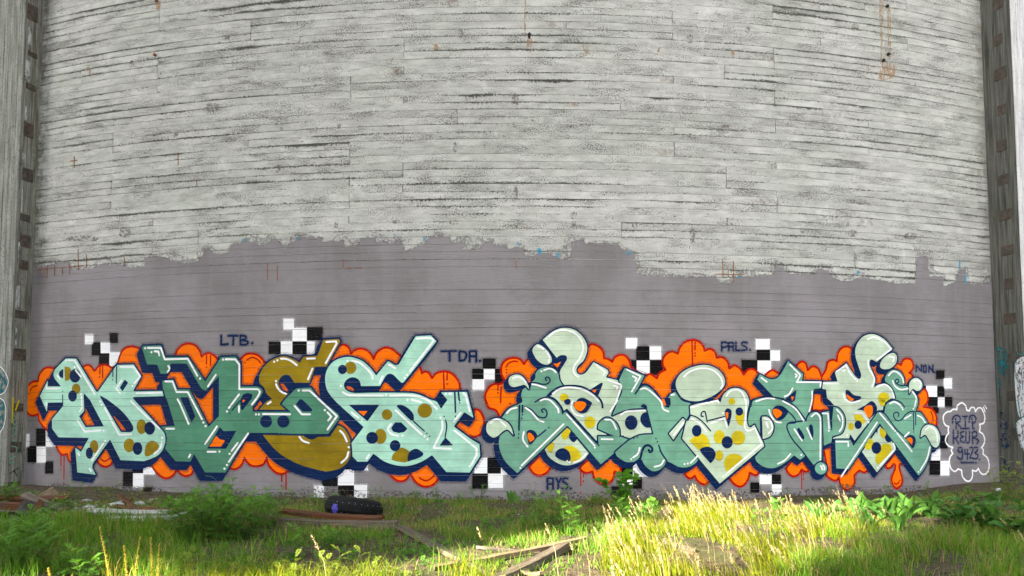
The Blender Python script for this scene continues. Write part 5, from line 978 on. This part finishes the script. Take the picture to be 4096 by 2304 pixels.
def grass(name, label, regs, mat, kindtint=(0, 1)):
    VV, TT, CC = [], [], []; off = 0
    for (region, dens, h0, h1, w0, w1, leanf, ldir, clump, tin) in regs:
        P = scatter(region, dens, clump); N = len(P)
        if not N: continue
        h = rng.uniform(h0, h1, N) * (1 + .3 * vnoise(P[:, 0], P[:, 1], .5)); w_ = rng.uniform(w0, w1, N); ld = rng.uniform(0, math.tau, N) if ldir is None else ldir + rng.normal(0, .7, N)
        V, T, C = blades(P, h, w_, rng.uniform(0, math.pi, N), ld, h * rng.uniform(.1, leanf, N), np.clip(rng.normal(tin, .27, N), 0, 1))
        VV.append(V); TT.append(T + off); CC.append(C); off += len(V)
    o = tri_obj(name, np.concatenate(VV), np.concatenate(TT), mat, None, np.concatenate(CC)); return tag(o, label, 'grass', kind='stuff')
M['grass'] = mat_leaf('grass_blade', (.05, .15, .010), (.16, .29, .03), .43, .5, (.32, .25, .11))
M['tallgrass'] = mat_leaf('tall_grass_blade', (.105, .16, .006), (.25, .245, .012), .48, .5, (.38, .29, .09))
M['straw'] = mat_leaf('seed_head', (.32, .25, .13), (.48, .40, .24), .4, .7)
M['fern'] = mat_leaf('feathery_leaf', (.028, .115, .014), (.13, .295, .035), .4, .5)
M['dock'] = mat_leaf('broad_leaf', (.03, .105, .022), (.10, .23, .045), .35, .4)
M['herb'] = mat_leaf('herb_leaf', (.09, .17, .02), (.22, .28, .04), .45, .5)
M['stalk'] = mat_leaf('plant_stem', (.05, .08, .025), (.12, .13, .04), .1, .6)
M['bud'] = mat_leaf('yellow_bud', (.34, .30, .05), (.50, .44, .08), .3, .6)
A_ = [(160, 2085), (640, 2090), (700, 2180), (760, 2230), (700, 2304), (120, 2304)]
grass('shade_grass', 'lush green grass in the shade at lower left and centre', [
    (A_, 1700, .07, .21, .0035, .007, .8, None, .8, .5),
    ([(700, 2130), (1500, 2140), (1800, 2170), (1950, 2304), (1950, 2420), (500, 2420), (560, 2304)], 1000, .04, .17, .0035, .006, .8, None, .9, .5),
    ([(1750, 2095), (2480, 2075), (2520, 2200), (2400, 2230), (2050, 2200), (1750, 2160)], 1700, .05, .15, .0035, .006, .7, None, .9, .6),
    ([(3350, 2120), (4120, 2100), (4250, 2500), (2900, 2600), (3150, 2280)], 2000, .06, .18, .0035, .006, .8, None, .7, .6),
    ([(-60, 2100), (160, 2090), (150, 2400), (-60, 2400)], 1500, .08, .22, .004, .006, .6, None, .4, .4),
    ([(-50, 2004), (4150, 2000), (4200, 2150), (-60, 2150)], 800, .02, .10, .003, .006, .9, None, .9, .6), ([(-50, 2004), (4150, 2000), (4200, 2450), (-60, 2450)], 520, .015, .05, .010, .020, 1.2, None, .9, .5), ([(-50, 2003), (4150, 2000), (4200, 2130), (-60, 2130)], 900, .03, .08, .003, .006, 1.3, None, .7, 1.3),
    ([(1950, 2200), (2450, 2230), (2500, 2450), (1950, 2450)], 260, .05, .15, .003, .005, .9, None, .9, .6)], M['grass'])
T_ = [(2390, 2310), (2440, 2160), (2640, 2070), (2780, 2030), (3020, 2018), (3420, 2036), (3600, 2110), (3430, 2220), (3150, 2330), (3000, 2480), (2400, 2520)]
grass('tall_grass', 'tall sunlit yellow-green grass at lower right', [
    (T_, 1800, .04, .14, .0035, .007, .9, 2.7, .8, .35), (T_, 380, .10, .24, .003, .005, .8, 2.9, .9, .6),
    ([(420, 2330), (1250, 2320), (2000, 2330), (2050, 2560), (350, 2560)], 1100, .10, .24, .003, .006, .7, None, .9, .4)], M['tallgrass'])
def seed_heads(name, label, region, dens, h0, h1, hl, seed, parent=None):
    r = np.random.default_rng(seed); P = scatter(region, dens, .8); N = len(P); VV = []; TT = []; CC = []; off = 0
    h = r.uniform(h0, h1, N); ld = 2.9 + r.normal(0, .7, N); lean = h * r.uniform(.15, .5, N)
    V, T, C = blades(P, h, np.full(N, .0032), r.uniform(0, math.pi, N), ld, lean, np.full(N, .5)); VV.append(V); TT.append(T); CC.append(C); off = len(V)
    tips = V.reshape(-1, 5, 3)[:, 4]; mids = V.reshape(-1, 5, 3)[:, 2]; K = 26
    for i in range(N):
        ax = tips[i] - mids[i]; ax /= np.linalg.norm(ax) + 1e-6; L = hl * r.uniform(.6, 1.3); t = r.uniform(0, 1, K)
        base = tips[i] - ax * L * (1 - t)[:, None] + ax * .01; out = r.normal(0, 1, (K, 3)); out /= np.linalg.norm(out, axis=1)[:, None]
        ln = (.016 * (1.15 - t) + .006)[:, None]; tip = base + ax * .014 + out * ln; sd = np.cross(ax, out); sd /= np.linalg.norm(sd, axis=1)[:, None] + 1e-6
        mid = (base + tip) / 2; Q = np.stack([base, mid + sd * .0036, tip, mid - sd * .0036], 1).reshape(-1, 3)
        b = off + np.arange(K)[:, None, None] * 4; TT.append((b + np.array([[0, 1, 2], [0, 2, 3]])[None]).reshape(-1, 3)); VV.append(Q); CC.append(np.full(K * 4, r.uniform(0, 1))); off += K * 4
    o = tri_obj(name, np.concatenate(VV), np.concatenate(TT), M['straw'], None, np.concatenate(CC)); return tag(o, label, 'grass', kind='stuff')
seed_heads('seed_heads', 'pale feathery seed heads standing above the sunlit grass', T_, 62, .13, .32, .10, 4)
seed_heads('seed_heads', 'straw-coloured seed heads in the shaded grass at far right and at the bottom centre', [(3350, 2140), (4100, 2150), (4200, 2400), (3000, 2500), (2300, 2480), (1300, 2430), (1300, 2340), (2300, 2300), (3000, 2300)], 12, .2, .36, .07, 5)

def leaf_diamonds(base, d, up, L, wd):
    """leaflet: two triangles, folded a little"""
    s = np.cross(d, up); s /= np.linalg.norm(s) + 1e-9; m = base + d * L * .45 + up * L * .04
    return [base, m + s * wd / 2, base + d * L, m - s * wd / 2]
def unit(v): return v / (np.linalg.norm(v) + 1e-9)
class Plant:
    def __init__(s): s.V, s.T, s.C, s.SV, s.ST, s.SC = [], [], [], [], [], []
    def leaflet(s, base, d, up, L, wd, c):
        b = len(s.V); s.V += leaf_diamonds(base, d, up, L, wd); s.T += [(b, b + 1, b + 2), (b, b + 2, b + 3)]; s.C += [c] * 4
    def stem(s, pts, r, c=.4):
        b = len(s.SV)
        for i, p in enumerate(pts):
            rr = r * (1 - .75 * i / max(1, len(pts) - 1))
            for k in range(3): s.SV.append(p + np.array([math.cos(k * 2.094) * rr, math.sin(k * 2.094) * rr, 0])); s.SC.append(c)
        for i in range(len(pts) - 1):
            for k in range(3):
                a0, a1, c0, c1 = b + i * 3 + k, b + i * 3 + (k + 1) % 3, b + i * 3 + 3 + k, b + i * 3 + 3 + (k + 1) % 3; s.ST += [(a0, a1, c1), (a0, c1, c0)]
    def build(s, name, label, loc, cat='plant', group=None, leaf='fern', stem='stalk'):
        r = empty(name, loc); tag(r, label, cat, group)
        if s.V: tri_obj('foliage', np.array(s.V), np.array(s.T), M[leaf], r, np.array(s.C))
        if s.SV: tri_obj('stem', np.array(s.SV), np.array(s.ST), M[stem], r, np.array(s.SC))
        return r
def pinnate(P, r, base, d, L, npairs, ll, wd, c0):
    """fern-like leaf: leaflets either side of a drooping rachis"""
    up = np.array([0, 0, 1.0]); pts = [base]; dd = d.copy()
    for i in range(npairs):
        dd = unit(dd + np.array([0, 0, -.09])); p = pts[-1] + dd * L / npairs; sd = unit(np.cross(dd, up)); f = math.sin(math.pi * (i + 1.2) / (npairs + 1.6)); u2 = unit(np.cross(sd, dd))
        for sg in (-1, 1): P.leaflet(p, unit(dd * .55 + sd * sg + u2 * r.uniform(-.2, .25)), u2, ll * f * r.uniform(.8, 1.2), wd, np.clip(c0 + r.normal(0, .12), 0, 1))
        pts.append(p)
    P.leaflet(pts[-1], dd, up, ll * .6, wd, c0); P.stem(pts[::3] + [pts[-1]], .0016)
def feathery(label, px, py, rad, hgt, nst, seed, leafL=.13, ll=.035, leaf='fern', group='feathery green plants', lean=.5, npairs=8, wd=.010, nl=9):
    r = np.random.default_rng(seed); P = Plant(); c = G(px, py)
    for k in range(nst):
        a = r.uniform(0, math.tau); q = math.sqrt(r.uniform(0, 1)); b = np.array([math.cos(a) * rad * q * .55, math.sin(a) * rad * q * .55, -.02]); H = hgt * r.uniform(.6, 1.0) * (1 - .25 * q)
        out = np.array([math.cos(a), math.sin(a), 0]) * lean * q + r.normal(0, .08, 3); pts = [b]; d = unit(np.array([0, 0, 1.0]) + out * .5)
        for i in range(6): d = unit(d + out * .10 + r.normal(0, .05, 3)); pts.append(pts[-1] + d * H / 6)
        P.stem(pts, .0035, r.uniform(.2, .9))
        for j in range(nl):
            t = .12 + .86 * j / (nl - 1); i = min(5, int(t * 6)); p = pts[i] + (pts[i + 1] - pts[i]) * (t * 6 - i); aa = j * 2.4 + r.uniform(-.5, .5) + k; el = .25 + .6 * t
            pinnate(P, r, p, unit(np.array([math.cos(aa) * math.cos(el), math.sin(aa) * math.cos(el), math.sin(el)])), leafL * (1.1 - .55 * t) * r.uniform(.8, 1.15), npairs, ll * (1.1 - .4 * t), wd, np.clip(.25 + .5 * t + r.normal(0, .12), 0, 1))
    return P.build('feathery_plant', label, c, 'plant', group, leaf)
feathery('big feathery green bush left of the tyre', 875, 2150, .60, .60, 80, 1, .17, .052)
feathery('upright feathery plant at the right end of the big bush', 1075, 2100, .16, .50, 9, 2, .14, .04)
feathery('feathery plant rising behind the big bush against the wall', 870, 2078, .25, .46, 12, 3)
feathery('feathery plant in the lower left corner', 60, 2270, .34, .42, 26, 4, .17, .042)
feathery('feathery plant at the left edge above the corner one', 110, 2180, .28, .38, 18, 5, .16, .04)
feathery('loose feathery plant at the bottom left beside the pale soil', 330, 2300, .22, .26, 10, 6, .12, .034)
feathery('tall airy weed in front of the navy initials', 2215, 2120, .22, .50, 12, 7, .12, .04, lean=.3)
feathery('tall airy weed just right of the one before the initials', 2280, 2140, .18, .46, 9, 8, .12, .038, lean=.3)
feathery('feathery clump under the left half of the sunlit grass edge', 2540, 2090, .36, .32, 26, 9, .13, .04)
feathery('dark feathery weed inside the sunlit grass', 3080, 2170, .14, .46, 6, 10, .10, .03, lean=.4)
feathery('low feathery patch at the wall foot left of the big bush', 690, 2042, .30, .22, 14, 11, .10, .03)
feathery('low feathery patch among the planks at the left', 250, 2040, .26, .20, 10, 12, .10, .03)
feathery('leafy weed in the corner at the foot of the right pier', 4030, 1990, .28, .55, 12, 13, .14, .045, 'herb')
feathery('leafy weed at the foot of the left pier', 30, 2010, .25, .30, 10, 14, .12, .04)
feathery('small feathery weed in the middle of the foreground, left of the diagonal plank', 1200, 2230, .16, .30, 6, 15, .10, .03)
feathery('small feathery weed under the diagonal plank', 1330, 2190, .16, .24, 6, 16, .10, .03)
# sunlit herbs along the bottom edge
for i, (x, y, h, n_, lb) in enumerate([(690, 2330, .30, 3, 'sunlit yellow-green herb near the bottom left stalks'), (770, 2330, .26, 3, 'sunlit herb with pale leaf tips right of the yellow stalks'), (1370, 2335, .36, 3, 'tall sunlit herb at the bottom, below the tyre'), (1330, 2345, .26, 3, 'low sunlit herb beside the tall one below the tyre'), (1430, 2345, .26, 3, 'sunlit herb right of the tall one below the tyre'), (1190, 2345, .24, 4, 'sunlit flowering herb at the bottom left of centre'), (960, 2345, .2, 3, 'small sunlit herb at the bottom edge under the bush'), (1640, 2350, .22, 4, 'sunlit herb at the bottom edge left of the pale lath')]):
    feathery(lb, x, y, .10, h, n_, 30 + i, .12, .034, 'herb', 'sunlit herbs at the bottom edge', .5, 7, .009, 7)
def bud_stalk(label, px, py, H, bend, seed):
    r = np.random.default_rng(seed); P = Plant(); c = G(px, py); pts = [np.array([0, 0, -.02])]; d = unit(np.array([bend * .3, 0, 1.0]))
    for i in range(8): d = unit(d + np.array([bend * .05, r.normal(0, .03), 0])); pts.append(pts[-1] + d * H / 8)
    P.stem(pts, .004, .8)
    for j in range(46):
        t = .25 + .75 * j / 45; i = min(7, int(t * 8)); p = pts[i] + (pts[i + 1] - pts[i]) * (t * 8 - i); a = j * 2.4; o = np.array([math.cos(a), math.sin(a), .7])
        for q in range(3): P.leaflet(p, unit(o + r.normal(0, .5, 3)), np.array([0, 0, 1.0]), .018 * (1.2 - .5 * t), .009, r.uniform(0, 1))
    P.build('bud_stalk', label, c, 'plant', 'yellow bud stalks at lower left', 'bud', 'bud')
for i, (x, y, top, b, lb) in enumerate([(445, 2370, 2105, -.35, 'tallest yellow bud stalk at lower left'), (510, 2365, 2180, -.15, 'thin yellow bud stalk second from the left'), (530, 2365, 2140, .3, 'yellow bud stalk bending right at its tip'), (610, 2360, 2150, -.2, 'yellow bud stalk left of the sunlit herb'), (628, 2360, 2175, .05, 'shorter yellow bud stalk right beside its taller twin'), (208, 2365, 2265, -.3, 'short yellow bud stalk alone near the left corner')]):
    g0 = G(x, y); dep = g0.y; H = (y - top) * dep / F_PX * 1.02; bud_stalk(lb, x, y, H, b, 60 + i)
# broad leaved plants: leaves are pieces of their own
def leaf_mesh(name, L, W, mat, seed):
    r = random.Random(seed); V = []; Fc = []; n = 7
    for i in range(n + 1):
        t = i / n; wd = W / 2 * (math.sin(math.pi * min(1, t * .92 + .06))**.8) * (1 - .25 * t); z = .22 * L * math.sin(t * 1.9) - .12 * L * t * t
        V += [(L * t, -wd, z + wd * .35 + r.uniform(-.004, .004)), (L * t, 0, z), (L * t, wd, z + wd * .35 + r.uniform(-.004, .004))]
    for i in range(n):
        b = i * 3; Fc += [(b, b + 3, b + 4, b + 1), (b + 1, b + 4, b + 5, b + 2)]
    me = bpy.data.meshes.new(name); me.from_pydata(V, [], Fc); a = me.attributes.new('tint', 'FLOAT', 'POINT'); a.data.foreach_set('value', [r.uniform(.1, .9)] * len(V)); me.materials.append(mat); me.polygons.foreach_set('use_smooth', [True] * len(Fc)); return me
DOCK = [leaf_mesh('dock_leaf', .24, .085, M['dock'], i) for i in range(5)]; SAP = [leaf_mesh('oval_leaf', .085, .055, M['dock'], 20 + i) for i in range(5)]; M['young'] = mat_leaf('young_leaf', (.07, .22, .02), (.17, .38, .04), .45, .4); SAP2 = [leaf_mesh('oval_leaf', .085, .058, M['young'], 30 + i) for i in range(5)]
def put_leaf(me, parent, p, az, pitch, roll, sc):
    o = bpy.data.objects.new('leaf', me); o.parent = parent; o.location = p; o.scale = (sc,) * 3
    o.rotation_mode = 'QUATERNION'; o.rotation_quaternion = Matrix.Rotation(az, 4, 'Z').to_quaternion() @ Matrix.Rotation(-pitch, 4, 'Y').to_quaternion() @ Matrix.Rotation(roll, 4, 'X').to_quaternion(); COL.objects.link(o)
def dock(label, px, py, n, sc, seed):
    r = random.Random(seed); c = G(px, py); root = empty('dock_plant', c); tag(root, label, 'plant', 'broad-leaved docks beside the sunlit grass')
    for k in range(n): put_leaf(DOCK[k % 5], root, (r.uniform(-.05, .05), r.uniform(-.05, .05), .0), k * 2.4 + r.uniform(-.4, .4), r.uniform(.5, 1.25), r.uniform(-.5, .5), sc * r.uniform(.7, 1.2))
for i, (x, y, n_, s_, lb) in enumerate([(3265, 2085, 9, .9, 'dock plant at the edge of the sunlit grass, leftmost of the row'), (3340, 2090, 12, 1.0, 'dark dock plant right behind the grass edge'), (3440, 2070, 14, 1.1, 'dock plant in the middle of the row with pale dead leaf behind'), (3540, 2075, 14, 1.1, 'large dock plant right of the middle of the row'), (3630, 2075, 14, 1.15, 'large dock plant second from the right of the row'), (3720, 2068, 13, 1.1, 'rightmost dock plant of the row, before the leafy shrub'), (3480, 2120, 10, .9, 'low dock plant in front of the row'), (3600, 2125, 10, .9, 'low dock plant in front of the larger ones'), (3100, 2040, 6, .7, 'small dock between the grass and the wall'), (2045, 2012, 9, .6, 'bright green rosette at the wall foot in the middle')]): dock(lb, x, y, n_, s_, 80 + i)
def sapling(label, name, px, py, H, n, seed, me_, sc, nb, spread, group=None):
    r = random.Random(seed); c = G(px, py); root = empty(name, c); tag(root, label, 'plant' if nb < 6 else 'shrub', group); P = Plant(); tips = []
    for b in range(nb):
        a = b * 2.4 + r.uniform(-.4, .4); q = spread * r.uniform(.3, 1); pts = [np.array([0, 0, -.02])]; d = unit(np.array([math.cos(a) * q, math.sin(a) * q, 1.0]))
        for i in range(6): d = unit(d + np.array([r.gauss(0, .1), r.gauss(0, .1), .05 - q * .09])); pts.append(pts[-1] + d * H * r.uniform(.75, 1.1) / 6)
        P.stem(pts, .005, .5); tips.append(pts)
    tri_obj('stem', np.array(P.SV), np.array(P.ST), M['stalk'], root, np.array(P.SC))
    for k in range(n):
        pts = tips[k % nb]; t = r.uniform(.22, 1.0); i = min(5, int(t * 6)); p = pts[i] + (pts[i + 1] - pts[i]) * (t * 6 - i)
        put_leaf(me_[k % 5], root, tuple(p), r.uniform(0, 6.28), r.uniform(-.35, .6), r.uniform(-.6, .6), sc * r.uniform(.65, 1.2))
sapling('leafy sapling against the black and white checkers right of the initials', 'sapling', 2492, 2042, .48, 75, 3, SAP2, 1.45, 5, .42)
sapling('large-leaved shrub at the right edge below the memorial writing', 'leafy_shrub', 3905, 2120, .42, 150, 4, SAP, 1.35, 14, 1.5)
sapling('low leafy shrub left of the larger one at the right edge', 'leafy_shrub', 3800, 2095, .30, 70, 5, SAP, 1.2, 9, 1.5)
sapling('leafy shrub corner at the far right edge of the picture', 'leafy_shrub', 4080, 2150, .40, 80, 6, SAP, 1.2, 9, 1.2)
# unseen tree added behind the camera, before the opening, to dapple the sun patch
tr = np.random.default_rng(5); TB = A2 * -6 + P2 * -1.75; TP = Plant(); trunk = [np.array([0, 0, -.1]), np.array([.05, .02, 1.5]), np.array([0, .05, 3.0]), np.array([.05, 0, 4.6]), np.array([0, 0, 7.0])]; TP.stem(trunk, .09, .5)
for k in range(16):
    z = 2.6 + k * .28; a = k * 2.4; L = .8 * (1 - .03 * k); b0 = np.array([0, 0, z]); b1 = b0 + np.array([math.cos(a) * L, math.sin(a) * L, .5]); TP.stem([b0, (b0 + b1) / 2, b1], .03, .5)
    for j in range(75):
        t = tr.uniform(.2, 1.1); p = b0 + (b1 - b0) * t + tr.normal(0, .28, 3); d = unit(tr.normal(0, 1, 3)); TP.leaflet(p, d, unit(tr.normal(0, 1, 3)), tr.uniform(.10, .17), .09, tr.uniform(0, 1))
rt_ = empty('added_dapple_tree', TB); tag(rt_, 'unseen leafy tree added behind the camera to dapple the sun patch', 'tree'); tri_obj('crown', np.array(TP.V), np.array(TP.T), M['dock'], rt_, np.array(TP.C)); tri_obj('trunk', np.array(TP.SV), np.array(TP.ST), M['stalk'], rt_, np.array(TP.SC))
# creeping weeds over the bare soil: one mat of small divided leaves
gc = Plant(); gr_ = np.random.default_rng(77)
for reg, dn in (([(900, 2006), (2500, 2004), (2500, 2110), (1900, 2150), (1500, 2120), (900, 2090)], 42), ([(1100, 2140), (1900, 2160), (1950, 2400), (700, 2400), (800, 2200)], 34), ([(3200, 2000), (4100, 1990), (4100, 2120), (3300, 2060)], 34), ([(-40, 2010), (800, 2010), (800, 2110), (-40, 2110)], 34), ([(3000, 2250), (4100, 2150), (4200, 2450), (2900, 2500)], 26)):
    for b in scatter(reg, dn, .9, .6):
        for k in range(gr_.integers(3, 7)):
            a = gr_.uniform(0, math.tau); el = gr_.uniform(.1, 1.0); pinnate(gc, gr_, b + gr_.normal(0, .02, 3) * np.array([1, 1, 0]), unit(np.array([math.cos(a) * math.cos(el), math.sin(a) * math.cos(el), math.sin(el)])), gr_.uniform(.05, .13), 5, gr_.uniform(.018, .034), .011, gr_.uniform(.1, .9))
tag(tri_obj('ground_cover', np.array(gc.V), np.array(gc.T), M['fern'], None, np.array(gc.C)), 'low creeping weeds spread over the bare soil', 'weeds', kind='stuff')
# little weeds along the foot of the wall
wr = random.Random(9)
for i, x in enumerate([140, 300, 420, 560, 780, 1010, 1140, 1265, 1330, 1520, 1660, 1740, 1830, 1915, 2120, 2380, 2420, 2640, 2700, 2800, 3150, 3320, 3470, 3560, 3700, 3860]):
    H = wr.uniform(.14, .36); yb = 2006 - (14 * max(0, (x - 3200) / 800)) * 4
    feathery(f'small weed at the wall foot, number {i+1} of {26} counted from the left' if False else ['wispy', 'tiny', 'thin', 'upright', 'bushy', 'pale', 'slender', 'short', 'ragged', 'leaning', 'sparse', 'compact', 'spindly'][i % 13] + (' weed at the foot of the left half of the wall' if i < 13 else ' weed at the foot of the right half of the wall'), x, yb + wr.uniform(0, 12), .07, H, wr.choice([3, 4, 6]), 100 + i, .08, .026, wr.choice(['fern', 'fern', 'herb']), 'small weeds along the wall foot', .6, 6, .007, 7)
